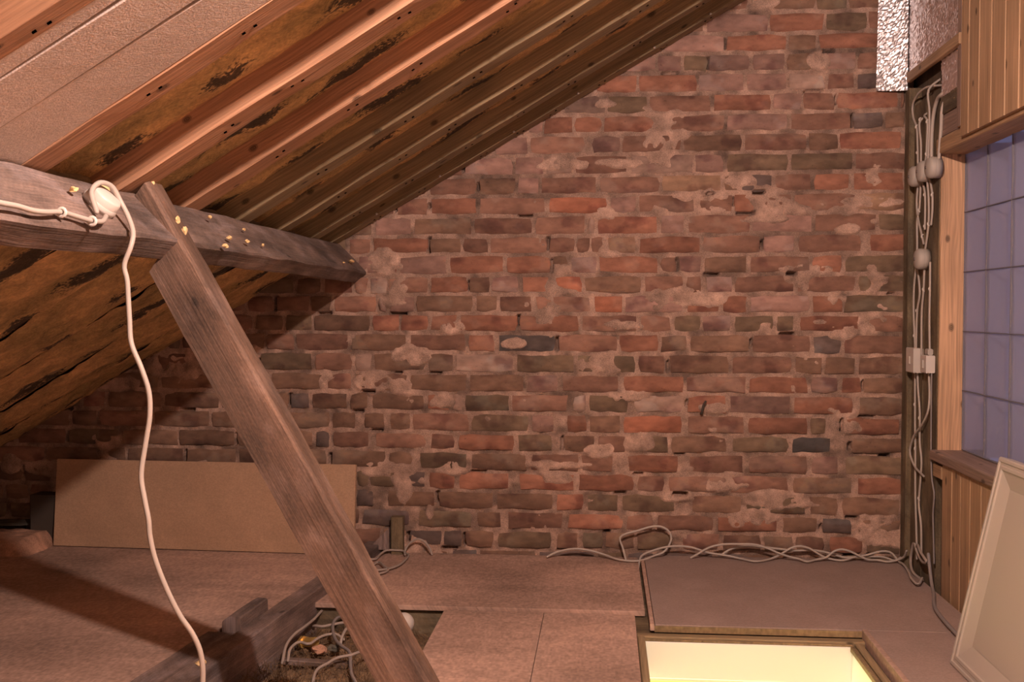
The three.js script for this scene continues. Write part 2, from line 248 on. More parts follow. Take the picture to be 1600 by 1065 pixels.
const BRICKS = [ // per course: from, to (m along the wall), tone
  [[0.273, 0.535, 'n'], [0.539, 0.783, 'b'], [0.783, 0.900, 'o'], [0.900, 1.098, 'b']],
  [[0.376, 0.608, 'p'], [0.610, 0.812, 'r'], [0.817, 0.968, 'o'], [0.970, 1.106, 'n']],
  [[0.216, 0.446, 'p'], [0.450, 0.677, 'r'], [0.679, 0.787, 'b'], [0.792, 1.015, 'r'], [1.019, 1.107, 'n']],
  [[0.070, 0.193, 'p'], [0.195, 0.289, 'p'], [0.293, 0.384, 'o'], [0.389, 0.545, 'p'], [0.550, 0.670, 'p'], [0.675, 0.813, 'b'], [0.816, 0.930, 'p'], [0.934, 1.108, 'n']],
  [[-0.036, 0.121, 'r'], [0.126, 0.344, 'r'], [0.349, 0.522, 'p'], [0.527, 0.680, 'p'], [0.685, 0.819, 'm'], [0.823, 0.926, 'n'], [0.930, 1.108, 'd']],
  [[-0.161, 0.000, 'm'], [0.005, 0.160, 'o'], [0.165, 0.399, 'n'], [0.404, 0.622, 'r'], [0.627, 0.735, 'p'], [0.737, 0.854, 'n'], [0.861, 1.086, 'r'], [1.091, 1.109, 'n']],
  [[-0.295, -0.236, 'p'], [-0.236, -0.121, 'r'], [-0.119, -0.012, 'r'], [-0.009, 0.220, 'r'], [0.225, 0.452, 'n'], [0.457, 0.684, 'p'], [0.691, 0.913, 'n'], [0.920, 1.031, 'd'], [1.036, 1.110, 'b']],
  [[-0.426, -0.293, 'p'], [-0.288, -0.075, 'n'], [-0.051, 0.061, 'p'], [0.064, 0.288, 'n'], [0.293, 0.517, 'b'], [0.521, 0.755, 'n'], [0.757, 0.867, 'b'], [0.872, 1.099, 'r']],
  [[-0.543, -0.352, 'p'], [-0.350, -0.234, 'p'], [-0.231, -0.124, 'm'], [-0.119, 0.086, 'n'], [0.095, 0.336, 'm'], [0.338, 0.446, 'p'], [0.455, 0.687, 'o'], [0.694, 0.924, 'o'], [0.931, 1.112, 'n']],
  [[-0.681, -0.493, 'n'], [-0.486, -0.342, 'b'], [-0.337, -0.251, 'p'], [-0.246, -0.033, 'n'], [-0.023, 0.207, 'n'], [0.214, 0.439, 'q'], [0.444, 0.501, 'b'], [0.508, 0.627, 'd'], [0.634, 0.773, 'n'], [0.780, 0.913, 'r'], [0.922, 1.108, 'r']],
  [[-0.807, -0.684, 'n'], [-0.676, -0.494, 'r'], [-0.486, -0.226, 'n'], [-0.217, 0.008, 'R'], [0.016, 0.118, 'p'], [0.125, 0.339, 'n'], [0.354, 0.480, 'n'], [0.485, 0.592, 'r'], [0.596, 0.700, 'n'], [0.707, 0.935, 'n'], [0.939, 1.113, 'q']],
  [[-0.896, -0.747, 'p'], [-0.742, -0.514, 'b'], [-0.504, -0.276, 'n'], [-0.268, -0.074, 'n'], [-0.072, -0.035, 'm'], [-0.030, 0.200, 'r'], [0.207, 0.301, 'p'], [0.311, 0.545, 'n'], [0.550, 0.779, 'p'], [0.783, 1.010, 'n'], [1.015, 1.114, 'o']],
  [[-0.998, -0.909, 'n'], [-0.904, -0.684, 'r'], [-0.679, -0.554, 'b'], [-0.551, -0.449, 'n'], [-0.444, -0.221, 'n'], [-0.216, -0.113, 'n'], [-0.111, -0.057, 'n'], [-0.055, 0.004, 'n'], [0.009, 0.118, 'b'], [0.130, 0.364, 'r'], [0.369, 0.583, 'n'], [0.593, 0.713, 'p'], [0.723, 0.955, 'n'], [0.983, 1.115, 'r']],
  [[-0.960, -0.861, 'p'], [-0.858, -0.803, 'n'], [-0.800, -0.611, 'p'], [-0.601, -0.387, 'r'], [-0.379, -0.206, 'r'], [-0.201, -0.138, 'b'], [-0.133, -0.030, 'p'], [-0.023, 0.203, 'r'], [0.210, 0.273, 'n'], [0.276, 0.367, 'p'], [0.372, 0.536, 'b'], [0.546, 0.768, 'n'], [0.773, 0.885, 'r'], [0.897, 1.116, 'o']],
  [[-1.101, -0.983, 'n'], [-0.978, -0.922, 'n'], [-0.917, -0.846, 'm'], [-0.843, -0.682, 'n'], [-0.677, -0.529, 'r'], [-0.524, -0.444, 'b'], [-0.439, -0.330, 'p'], [-0.320, -0.199, 'r'], [-0.192, -0.086, 'R'], [-0.081, 0.141, 'b'], [0.148, 0.300, 'n'], [0.305, 0.370, 'n'], [0.382, 0.484, 'p'], [0.489, 0.712, 'n'], [0.717, 0.938, 'n'], [0.945, 1.117, 'o']],
  [[-1.290, -1.158, 'n'], [-1.153, -1.068, 'b'], [-1.060, -0.889, 'r'], [-0.884, -0.846, 'm'], [-0.839, -0.737, 'p'], [-0.732, -0.509, 'b'], [-0.501, -0.412, 'b'], [-0.407, -0.278, 'n'], [-0.268, -0.052, 'n'], [-0.044, 0.068, 'R'], [0.075, 0.298, 'p'], [0.310, 0.435, 'r'], [0.440, 0.537, 'r'], [0.545, 0.769, 'p'], [0.776, 0.889, 'r'], [0.894, 1.118, 'o']],
  [[-1.378, -1.262, 'b'], [-1.256, -1.148, 'o'], [-1.140, -0.915, 'b'], [-0.908, -0.798, 'r'], [-0.796, -0.682, 'r'], [-0.677, -0.572, 'r'], [-0.562, -0.337, 'r'], [-0.330, -0.100, 'r'], [-0.091, 0.124, 'n'], [0.134, 0.255, 'n'], [0.260, 0.366, 'o'], [0.370, 0.476, 'p'], [0.488, 0.635, 'o'], [0.640, 0.713, 'o'], [0.730, 0.951, 'r'], [0.962, 1.118, 'n']],
  [[-1.570, -1.340, 'b'], [-1.335, -1.218, 'n'], [-1.213, -1.000, 'n'], [-0.990, -0.768, 'b'], [-0.758, -0.537, 'n'], [-0.529, -0.424, 'r'], [-0.412, -0.189, 'k'], [-0.179, 0.049, 'n'], [0.056, 0.204, 'r'], [0.212, 0.313, 'b'], [0.320, 0.548, 'b'], [0.555, 0.775, 'n'], [0.780, 0.886, 'd'], [0.895, 1.119, 'n']],
  [[-1.597, -1.367, 'b'], [-1.361, -1.147, 'o'], [-1.136, -0.987, 'n'], [-0.980, -0.908, 'm'], [-0.903, -0.695, 'b'], [-0.688, -0.584, 'b'], [-0.577, -0.350, 'm'], [-0.342, -0.115, 'o'], [-0.107, 0.117, 'o'], [0.127, 0.229, 'n'], [0.244, 0.470, 'b'], [0.482, 0.705, 'n'], [0.712, 0.819, 'b'], [0.823, 0.938, 'b'], [0.948, 1.120, 'b']],
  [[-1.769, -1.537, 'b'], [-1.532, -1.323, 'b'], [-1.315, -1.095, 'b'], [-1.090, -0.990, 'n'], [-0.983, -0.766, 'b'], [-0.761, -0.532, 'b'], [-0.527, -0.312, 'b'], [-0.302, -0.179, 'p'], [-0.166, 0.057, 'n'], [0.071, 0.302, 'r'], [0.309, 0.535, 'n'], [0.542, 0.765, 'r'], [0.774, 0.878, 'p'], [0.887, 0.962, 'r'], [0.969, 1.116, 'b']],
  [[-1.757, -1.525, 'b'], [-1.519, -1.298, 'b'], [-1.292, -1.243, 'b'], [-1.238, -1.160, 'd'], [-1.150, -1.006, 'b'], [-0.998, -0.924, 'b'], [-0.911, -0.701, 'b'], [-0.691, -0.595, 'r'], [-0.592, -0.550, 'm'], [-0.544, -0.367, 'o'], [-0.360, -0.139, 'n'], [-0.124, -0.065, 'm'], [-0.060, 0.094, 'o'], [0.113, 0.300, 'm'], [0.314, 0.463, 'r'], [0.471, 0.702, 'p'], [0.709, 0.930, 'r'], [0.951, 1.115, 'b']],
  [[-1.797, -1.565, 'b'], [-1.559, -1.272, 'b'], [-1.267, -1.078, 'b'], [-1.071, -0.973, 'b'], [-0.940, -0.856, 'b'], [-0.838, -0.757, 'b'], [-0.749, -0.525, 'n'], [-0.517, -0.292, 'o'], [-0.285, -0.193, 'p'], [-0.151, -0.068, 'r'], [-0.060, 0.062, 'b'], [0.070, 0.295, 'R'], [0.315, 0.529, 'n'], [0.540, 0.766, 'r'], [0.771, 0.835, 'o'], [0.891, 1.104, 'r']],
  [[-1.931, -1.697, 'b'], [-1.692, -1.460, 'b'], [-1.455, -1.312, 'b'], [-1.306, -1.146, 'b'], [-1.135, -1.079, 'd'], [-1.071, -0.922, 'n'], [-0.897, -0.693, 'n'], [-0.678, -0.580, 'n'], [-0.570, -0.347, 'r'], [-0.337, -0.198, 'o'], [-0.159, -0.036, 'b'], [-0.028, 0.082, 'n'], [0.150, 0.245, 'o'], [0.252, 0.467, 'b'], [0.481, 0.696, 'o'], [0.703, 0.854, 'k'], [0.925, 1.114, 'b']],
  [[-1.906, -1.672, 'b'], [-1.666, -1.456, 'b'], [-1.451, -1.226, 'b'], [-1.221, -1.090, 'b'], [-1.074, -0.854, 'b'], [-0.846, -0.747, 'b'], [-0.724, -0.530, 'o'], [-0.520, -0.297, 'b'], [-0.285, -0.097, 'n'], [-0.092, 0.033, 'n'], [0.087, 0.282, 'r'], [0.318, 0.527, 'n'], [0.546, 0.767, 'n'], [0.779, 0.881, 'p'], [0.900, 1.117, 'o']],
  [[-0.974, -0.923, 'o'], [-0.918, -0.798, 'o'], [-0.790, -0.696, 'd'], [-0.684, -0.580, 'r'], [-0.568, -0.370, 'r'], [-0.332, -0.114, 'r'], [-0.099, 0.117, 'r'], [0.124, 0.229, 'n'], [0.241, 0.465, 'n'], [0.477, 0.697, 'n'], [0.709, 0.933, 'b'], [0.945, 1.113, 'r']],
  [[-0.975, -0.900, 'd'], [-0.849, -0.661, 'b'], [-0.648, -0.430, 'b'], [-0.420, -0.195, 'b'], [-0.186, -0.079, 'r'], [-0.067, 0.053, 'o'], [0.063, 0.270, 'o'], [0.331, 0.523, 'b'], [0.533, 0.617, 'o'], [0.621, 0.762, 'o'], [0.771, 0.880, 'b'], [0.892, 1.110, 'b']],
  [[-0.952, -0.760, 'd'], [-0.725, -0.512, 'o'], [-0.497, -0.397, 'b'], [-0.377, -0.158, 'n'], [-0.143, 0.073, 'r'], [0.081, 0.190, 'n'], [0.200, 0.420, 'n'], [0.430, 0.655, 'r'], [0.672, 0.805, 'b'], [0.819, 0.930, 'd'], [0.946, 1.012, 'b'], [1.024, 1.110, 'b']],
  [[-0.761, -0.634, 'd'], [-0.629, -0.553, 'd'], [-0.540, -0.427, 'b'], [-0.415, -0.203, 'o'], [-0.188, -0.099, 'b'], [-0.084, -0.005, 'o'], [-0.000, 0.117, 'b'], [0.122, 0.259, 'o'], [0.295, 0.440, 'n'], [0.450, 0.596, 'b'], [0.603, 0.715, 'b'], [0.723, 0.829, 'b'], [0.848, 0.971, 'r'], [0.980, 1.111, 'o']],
];

// ================================================================ THE SETTING
// ---------------------------------------------------------------- brick gable wall: mortar with relief, bricks set into it
const jointAt = (k, x) => { const h = JOINTS[k]; if (x <= STATIONS[0]) return h[0]; for (let i = 0; i < 3; i++) if (x <= STATIONS[i + 1]) { const t = (x - STATIONS[i]) / (STATIONS[i + 1] - STATIONS[i]); return h[i] + (h[i + 1] - h[i]) * t; } return h[3]; };
const roofY = (x) => 2.119 + (x - .523) * .57735;                       // underside of the rafters
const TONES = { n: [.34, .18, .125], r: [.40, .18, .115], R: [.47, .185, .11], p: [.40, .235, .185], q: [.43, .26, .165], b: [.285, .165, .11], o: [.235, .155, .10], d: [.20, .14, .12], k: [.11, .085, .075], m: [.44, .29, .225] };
const wallBack = setting('wall_back', 'old red brick gable wall with rough pink mortar joints');
const slots = [];
function brickGeometry(x0, x1, k, tone, seed) {
  const w = x1 - x0, yl0 = jointAt(k + 1, x0) , yl1 = jointAt(k + 1, x1), yt0 = jointAt(k, x0), yt1 = jointAt(k, x1), gap = .0050;
  const A = [x0 + .0015, yl0 + gap], B = [x1 - .0015, yl1 + gap], C = [x1 - .0015, yt1 - gap], D = [x0 + .0015, yt0 - gap];
  const pts = [], nl = w > .14 ? 4 : 2;
  const side = (a, b, n) => { for (let i = 0; i < n; i++) { const t = (i + (i ? 0 : .0)) / n; pts.push([a[0] + (b[0] - a[0]) * t, a[1] + (b[1] - a[1]) * t]); } };
  side(A, B, nl); side(B, C, 2); side(C, D, nl); side(D, A, 2);
  const cx = (x0 + x1) / 2, cy = (A[1] + D[1]) / 2, zf = rr(-.0005, .0045), tx = rr(-.02, .02), ty = rr(-.05, .05), worn = tone === 'm' ? .005 : .0034;
  const isCorner = new Set([0, nl, nl + 2, 2 * nl + 2]);
  pts.forEach((p, i) => { const c = isCorner.has(i) ? rr(.0005, .0045) : 0; p[0] += rr(-worn, worn) + Math.sign(cx - p[0]) * c; p[1] += rr(-worn, worn) + Math.sign(cy - p[1]) * c; });
  const P = [], U = [], C3 = [], I = [], base = TONES[tone], f = rr(.86, 1.14), ou = rnd() * 9, ov = rnd() * 9, n = pts.length;
  const ends = [rr(.85, 1.18), rr(.85, 1.18)];
  const push = (x, y, z) => { P.push(x, y, z); U.push(x + ou, y + ov); const t = clamp((x - x0) / w), g = f * (ends[0] * (1 - t) + ends[1] * t) * rr(.93, 1.07); C3.push(base[0] * g, base[1] * g, base[2] * g); };
  push(cx, cy, zf + rr(0, .002));
  for (const p of pts) { const x = p[0] + Math.sign(cx - p[0]) * .0032, y = p[1] + Math.sign(cy - p[1]) * .0042; push(x, y, zf + tx * (x - cx) + ty * (y - cy) + rr(-.0012, .0012)); }
  for (const p of pts) push(p[0], p[1], -.014);
  for (let i = 0; i < n; i++) { const a = 1 + i, b = 1 + (i + 1) % n; I.push(0, a, b, a, a + n, b, b, a + n, b + n); }
  const g = new THREE.BufferGeometry();
  g.setAttribute('position', new THREE.Float32BufferAttribute(P, 3)); g.setAttribute('uv', new THREE.Float32BufferAttribute(U, 2)); g.setAttribute('color', new THREE.Float32BufferAttribute(C3, 3)); g.setIndex(I);
  g.computeVertexNormals();
  if (rnd() < .13) slots.push([x0 - .005, x0 - .001, cy - rr(.0, .03), cy + rr(.005, .03)]);
  if (rnd() < .07) { const s = rr(x0, x1 - .05); slots.push([s, s + rr(.02, .06), yl0 - .002, yl0 + .002]); }
  return g;
}
{
  const all = [];
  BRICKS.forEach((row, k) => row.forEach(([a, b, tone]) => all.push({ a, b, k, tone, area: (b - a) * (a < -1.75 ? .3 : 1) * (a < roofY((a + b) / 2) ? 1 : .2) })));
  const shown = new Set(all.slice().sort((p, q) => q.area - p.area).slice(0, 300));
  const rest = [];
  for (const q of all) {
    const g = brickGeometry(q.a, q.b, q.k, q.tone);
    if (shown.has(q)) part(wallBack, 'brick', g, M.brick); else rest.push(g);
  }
  BRICKS.forEach((row, k) => {                                          // the brickwork goes on behind the purlin and the eaves
    let x = row[0][0] - .008; const lim = (jointAt(k, x) - 2.119) / .57735 + .523 - .25;
    while (x > Math.max(lim, -3.3)) { const w = rnd() < .35 ? rr(.098, .11) : rr(.21, .226); rest.push(brickGeometry(x - w, x, k, 'bbno'[Math.floor(rnd() * 4)])); x -= w + .008; }
  });
  JOINTS.push(JOINTS[28].map((h) => h - .076));
  for (let x = 1.1; x > -3.2;) { const w = rnd() < .4 ? .105 : .22; rest.push(brickGeometry(x - w, x, 28, 'oddb'[Math.floor(rnd() * 4)])); x -= w + .008; }
  part(wallBack, 'brickwork', mergeGeometries(rest), M.brick, { kind: 'stuff' });
  // mortar relief
  const x0 = -3.3, y0 = -.12, st = .006, nx = Math.round((1.14 - x0) / st), ny = Math.round((2.52 - y0) / st), H = new Float32Array((nx + 1) * (ny + 1)), S = new Float32Array(H.length);
  const patches = [[-.15, 1.515, .1, .03], [.06, 1.515, .12, .02], [.0, 1.74, .06, .02], [-.02, .42, .07, .03], [.13, .45, .07, .035], [.11, .63, .08, .025], [.42, .585, .07, .022], [.45, .29, .09, .03], [.6, .24, .09, .028], [.27, .24, .07, .025], [1.0, .16, .09, .03], [.93, .52, .06, .03], [-.2, .36, .12, .02], [-.62, .6, .06, .03], [-.75, .78, .08, .04], [-.9, .68, .08, .05], [-.86, 1.16, .07, .04], [.99, 1.36, .12, .022], [.6, 1.3, .08, .016], [-.78, .25, .03, .05], [-.68, .17, .02, .03], [.9, 1.26, .06, .02], [.06, .9, .08, .02], [-.35, .83, .05, .02]];
  for (let j = 0; j <= ny; j++) for (let i = 0; i <= nx; i++) {
    const x = x0 + i * st, y = y0 + j * st, o = j * (nx + 1) + i;
    if (y > roofY(x) + .2) continue;
    const big = fbm(x * 5 + 40, y * 9 + 40, 3, 101);
    let sm = smooth(.64, .76, big);
    for (const [px, py, rx, ry] of patches) { const d = Math.hypot((x - px) / rx, (y - py) / ry) + .9 * (fbm(x * 22, y * 22, 2, 107) - .5); sm = Math.max(sm, smooth(1.15, .75, d)); }
    S[o] = sm;
    H[o] = -.0052 + .006 * (fbm(x * 16, y * 22, 3, 103) - .5) + .010 * (fbm(x * 48, y * 48, 2, 105) - .5) + .0115 * sm;
  }
  for (const [a, b, c, d] of slots) for (let j = Math.max(0, Math.round((c - y0) / st)); j <= Math.min(ny, Math.round((d - y0) / st)); j++) for (let i = Math.max(0, Math.round((a - x0) / st)); i <= Math.min(nx, Math.round((b - x0) / st)); i++) H[j * (nx + 1) + i] = -.04;
  const P = [], U = [], C = [], I = [], id = new Int32Array(H.length).fill(-1);
  const vert = (o) => { if (id[o] < 0) { id[o] = P.length / 3; const i = o % (nx + 1), j = (o - i) / (nx + 1), x = x0 + i * st, y = y0 + j * st; P.push(x, y, H[o]); U.push(x, y); const t = .78 + .5 * (fbm(x * 4, y * 6, 3, 109) - .5) + .5 * (fbm(x * 26, y * 26, 2, 111) - .5) + .16 * S[o], d = smooth(.58, .7, fbm(x * 9 + 7, y * 12, 3, 113)) * (1 - S[o]) * .4; C.push(.70 * t * (1 - d), .485 * t * (1 - d), .395 * t * (1 - d)); } return id[o]; };
  for (let j = 0; j < ny; j++) for (let i = 0; i < nx; i++) { const x = x0 + i * st, y = y0 + j * st; if (y > roofY(x) + .12) continue; const o = j * (nx + 1) + i, a = vert(o), b = vert(o + 1), c = vert(o + nx + 2), d = vert(o + nx + 1); I.push(a, b, c, a, c, d); }
  const g = new THREE.BufferGeometry();
  g.setAttribute('position', new THREE.Float32BufferAttribute(P, 3)); g.setAttribute('uv', new THREE.Float32BufferAttribute(U, 2)); g.setAttribute('color', new THREE.Float32BufferAttribute(C, 3)); g.setIndex(I); g.computeVertexNormals();
  part(wallBack, 'mortar', g, M.mortar);
  part(wallBack, 'wall_core', bar(-3.5, -2.6, -.3, 1.4, 3.0, -.05), M.deck);
}

// ---------------------------------------------------------------- roof slope: deck, sprayed foam in every bay, rafters
const ES = V(.8660, .5, 0), EN = V(.5, -.8660, 0), RO = V(.523, 2.119, 0);   // up the slope, down out of it
const roof = (s, n, z) => V(RO.x + ES.x * s + EN.x * n, RO.y + ES.y * s + EN.y * n, z);
const S0 = -4.32, S1 = .68, SKEW = .052;
const RAFTERS = [                                                       // near arris at the purlin, width, skew
  { z: .095, w: .09, k: 0, m: 'rafterBrown', label: 'worn brown rafter flush against the brick gable wall' },
  { z: .345, w: .075, k: .03, m: 'rafterBrown', label: 'brown rafter, first one clear of the brick gable wall' },
  { z: .715, w: .085, k: SKEW, m: 'rafterBrown', label: 'brown rafter, second one clear of the brick gable wall' },
  { z: 1.085, w: .085, k: SKEW, m: 'rafterBrown', label: 'brown rafter, third one clear of the brick gable wall' },
  { z: 1.455, w: .09, k: SKEW, m: 'rafterRed', label: 'reddish rafter meeting the purlin on the brick wall side of the brace' },
  { z: 1.81, w: .088, k: SKEW, m: 'rafterRed', label: 'reddish rafter meeting the purlin at the top of the brace' },
  { z: 2.18, w: .08, k: SKEW, m: 'rafterRed', label: 'reddish rafter beside the smooth pink infill board, meeting the purlin' },
  { z: 2.574, w: .054, k: 0, m: 'rafterRed', label: 'knotty reddish rafter on the far side of the pink infill board from the brick wall' },
  { z: 3.14, w: .06, k: 0, m: 'rafterRed', label: 'reddish rafter beyond the lamp, away from the brick wall' },
  { z: 3.55, w: .06, k: 0, m: 'rafterRed', label: 'reddish rafter, second one beyond the lamp' },
];
const zAt = (r, s) => r.z + r.k * (s + 1.8);
const ceiling = setting('ceiling', 'sloping underside of the roof with brown sprayed foam between the rafters');
{
  const deck = chamfer([[0, 0], [S1 - S0 + .3, 0], [S1 - S0 + .3, -.06], [0, -.06]], .001);
  const a = roof(S0 - .1, -.1, -.3);
  part(ceiling, 'roof_deck', beam(a, a.clone().add(V(0, 0, 6.2)), deck.map(([x, y]) => [x, -y]), ES), M.deck);
  for (let i = 0; i < RAFTERS.length; i++) {
    const far = RAFTERS[i], near = RAFTERS[i + 1] ?? { z: 5.9, w: 0, k: 0 };
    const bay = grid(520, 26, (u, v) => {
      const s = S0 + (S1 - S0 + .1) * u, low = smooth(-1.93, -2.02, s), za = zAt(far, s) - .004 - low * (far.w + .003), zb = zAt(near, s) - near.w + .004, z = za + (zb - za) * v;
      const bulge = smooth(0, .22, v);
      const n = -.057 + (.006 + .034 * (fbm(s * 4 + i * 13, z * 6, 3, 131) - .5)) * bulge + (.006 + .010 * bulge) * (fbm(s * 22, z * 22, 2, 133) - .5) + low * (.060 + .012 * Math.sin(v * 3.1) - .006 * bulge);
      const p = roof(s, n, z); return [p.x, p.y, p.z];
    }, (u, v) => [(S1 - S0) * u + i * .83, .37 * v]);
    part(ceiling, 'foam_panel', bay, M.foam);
  }
}
RAFTERS.forEach((r, i) => {
  const L = S1 - S0, d = .085, prof = chamfer([[-r.w, 0], [0, 0], [0, -d], [-r.w, -d]], .0028);   // local x: world z, local y: out of the slope (EN)
  const g = prism(prof.map((p) => p), L, 60, .0022, 300 + i);
  const ez = V(ES.x, ES.y, r.k).normalize();
  const pos = roof(S0, 0, zAt(r, S0));
  const m = new THREE.Matrix4().makeBasis(Z, EN, ES).setPosition(pos);
  // shear the timber so that it drifts along the roof
  const p = g.attributes.position; for (let q = 0; q < p.count; q++) p.setX(q, p.getX(q) + r.k * p.getZ(q));
  const u = g.attributes.uv; for (let q = 0; q < u.count; q++) u.setXY(q, u.getX(q) + i * .47, u.getY(q) + i * .171);
  g.applyMatrix4(m); g.computeVertexNormals();
  const t = thing('rafter', r.label, 'rafter', [roof(-1.8, 0, 0).x, 0, r.z], 'roof rafters');
  t.position.y = roof(-1.8, 0, 0).y;
  part(t, 'timber', g, M[r.m]);
  if (i === 0) {                                                        // a drooping felt edge tacked along the rafter at the wall
    part(t, 'felt_edge', grid(160, 5, (u, v) => { const s = -1.72 + 2.3 * u, wv = .010 * Math.sin(s * 13) * noise(s * 3, 1, 151) + .012 * (fbm(s * 6, 2, 2, 153) - .5); const q = roof(s, -.06 + (.052 + wv) * v, zAt(r, s) + .004 + .004 * v); return [q.x, q.y, q.z]; }, (u, v) => [u * 2.3, v * .1]), M.rafterBrown);
    for (let s = -1.6; s < .5; s += rr(.2, .34)) { const c = new THREE.SphereGeometry(.005, 8, 6), q = roof(s, -.004, zAt(r, s) + .006); c.translate(q.x, q.y, q.z); part(t, 'tack', c, M.plasticDull); }
  }
  const stains = [];                                                    // pairs of rusty staple stubs along the underside
  if (r.z < 2.8) for (let s = -1.7 + rr(0, .2); s < S1 - .1; s += rr(.14, .3)) for (const o of [0, .025]) {
    const c = roof(s + o, .0015, zAt(r, s) - r.w * rr(.35, .65)); const b = new THREE.BoxGeometry(.007, .003, .0022); put(b, c, ES, EN, Z); stains.push(b);
  }
  if (stains.length) part(t, 'staples', mergeGeometries(stains), M.rust, { kind: 'stuff' });
});
for (let i = 0; i + 1 < 8; i++) {                                        // blocking boards on top of the purlin, and foam dripped past one rafter
  const a = zAt(RAFTERS[i], -1.84) + .002, b = zAt(RAFTERS[i + 1], -1.84) - RAFTERS[i + 1].w - .002;
  if (i < 6) part(ceiling, 'blocking_board', put(prism(chamfer([[0, .004], [.022, .004], [.022, .085], [0, .085]], .002), b - a, 6, .0015, 160 + i), roof(-1.875, 0, a), ES, EN.clone().negate(), Z), M.stud);
}
for (const [s, dz, r] of [[-.30, .0, .016], [-.265, .01, .02], [-.235, -.004, .017], [-.20, .012, .015], [-.165, .004, .018], [-.12, .012, .014], [-.09, .016, .012]]) { const q = roof(s, .002, zAt(RAFTERS[3], s) - .095 + dz); part(ceiling, 'foam_drip', lump(q.x, q.y, q.z, r, r * .8, r, 170 + Math.round(s * 100), .5, 2), M.foamDrip); }
// smooth infill board between two rafters, in three strips with small steps
{
  const t = thing('infill_board', 'smooth pinkish insulation board filling the bay between two reddish rafters', 'board', [-.8, 1.35, 2.35]);
  const strip = (za, zb, n, name, m) => { const g = prism(chamfer([[0, 0], [zb - za, 0], [zb - za, -.02], [0, -.02]], .0015), S1 + 1.86, 40, .0006, 77);
    const p = g.attributes.position; for (let q = 0; q < p.count; q++) { const w = p.getX(q) / (zb - za); p.setX(q, p.getX(q) + SKEW * (1 - w) * p.getZ(q) * (za < 2.2 ? 1 : .6)); }
    g.applyMatrix4(new THREE.Matrix4().makeBasis(Z, EN, ES).setPosition(roof(-1.86, n, za))); g.computeVertexNormals(); part(t, name, g, m); };
  strip(2.178, 2.345, -.002, 'strip', M.ceilingBoard); strip(2.342, 2.475, -.001, 'strip', M.ceilingBoard); strip(2.473, 2.524, -.002, 'strip', M.ceilingBoard);
}

// ---------------------------------------------------------------- floor: sheets, strips, hatch opening, ceiling of the landing below
const floor = setting('floor', 'loft floor of dusty chipboard sheets with an open hatch');
const slab = (name, x0, z0, x1, z1, top, th, m, axis = 0, tilt) => { const g = bar(x0, top - th, z0, x1, top, z1, .0015, { axis, segs: 1 });
  const p = g.attributes.position, u = g.attributes.uv; for (let i = 0; i < p.count; i++) u.setXY(i, p.getX(i) + p.getY(i) * .7, p.getZ(i) + p.getY(i) * .4); return part(floor, name, g, m); };
{ const g = put(prism(ccw([[-2.5, .015], [-.932, .015], [-1.017, .915], [-1.088, .917], [-1.112, 1.12], [-1.142, 1.122], [-1.190, 2.0], [-1.190, 2.5], [-2.5, 2.5]].map(([x, z]) => [x, -z])), .018, 1), V(0, .012, 0), X, Z.clone().negate(), Y);
  const p = g.attributes.position, u = g.attributes.uv; for (let i = 0; i < p.count; i++) u.setXY(i, p.getX(i), p.getZ(i)); part(floor, 'floor_sheet', g, M.sheet); }
slab('floor_sheet', -.985, .012, .128, .722, .010, .016, M.sheet);
slab('floor_sheet', -.508, .724, -.190, 2.6, 0, .018, M.sheet);
slab('floor_sheet', -.188, .724, .096, 2.6, 0, .018, M.sheet);
slab('floor_sheet', .152, .012, 1.10, .885, .02, .018, M.hardSheet);
slab('floor_sheet', .768, .887, 1.10, 2.6, .02, .018, M.hardSheet);
slab('edge_strip', .137, .10, .150, .885, .021, .02, M.sheet, 2);
slab('gap_board', .09, .0, .152, .888, -.010, .02, M.stud);
slab('floor_sheet', -3.1, 2.6, 1.10, 5.7, 0, .018, M.sheet);
slab('floor_sheet', .096, 1.56, .768, 2.6, 0, .018, M.sheet);
slab('floor_sheet', -2.36, 2.5, -1.155, 2.6, .03, .018, M.sheet);
slab('floor_sheet', -1.155, 2.0, -.508, 2.6, 0, .018, M.sheet);
for (const [x0, z0, x1, z1] of [[-3.4, -.1, .085, 5.8], [.75, -.1, 1.3, 5.8], [.085, -.1, .75, .92], [.085, 1.56, .75, 5.8]]) slab('plasterboard', x0, z0, x1, z1, -.105, .018, M.plaster);
slab('joist', -.98, .66, -.2, .705, -.012, .09, M.stud); slab('joist', -.98, .05, .1, .09, -.012, .09, M.stud);
slab('joist', -3.2, .3, -1.16, .35, .01, .11, M.stud); slab('joist', -3.2, 1.2, -1.16, 1.25, .01, .11, M.stud);
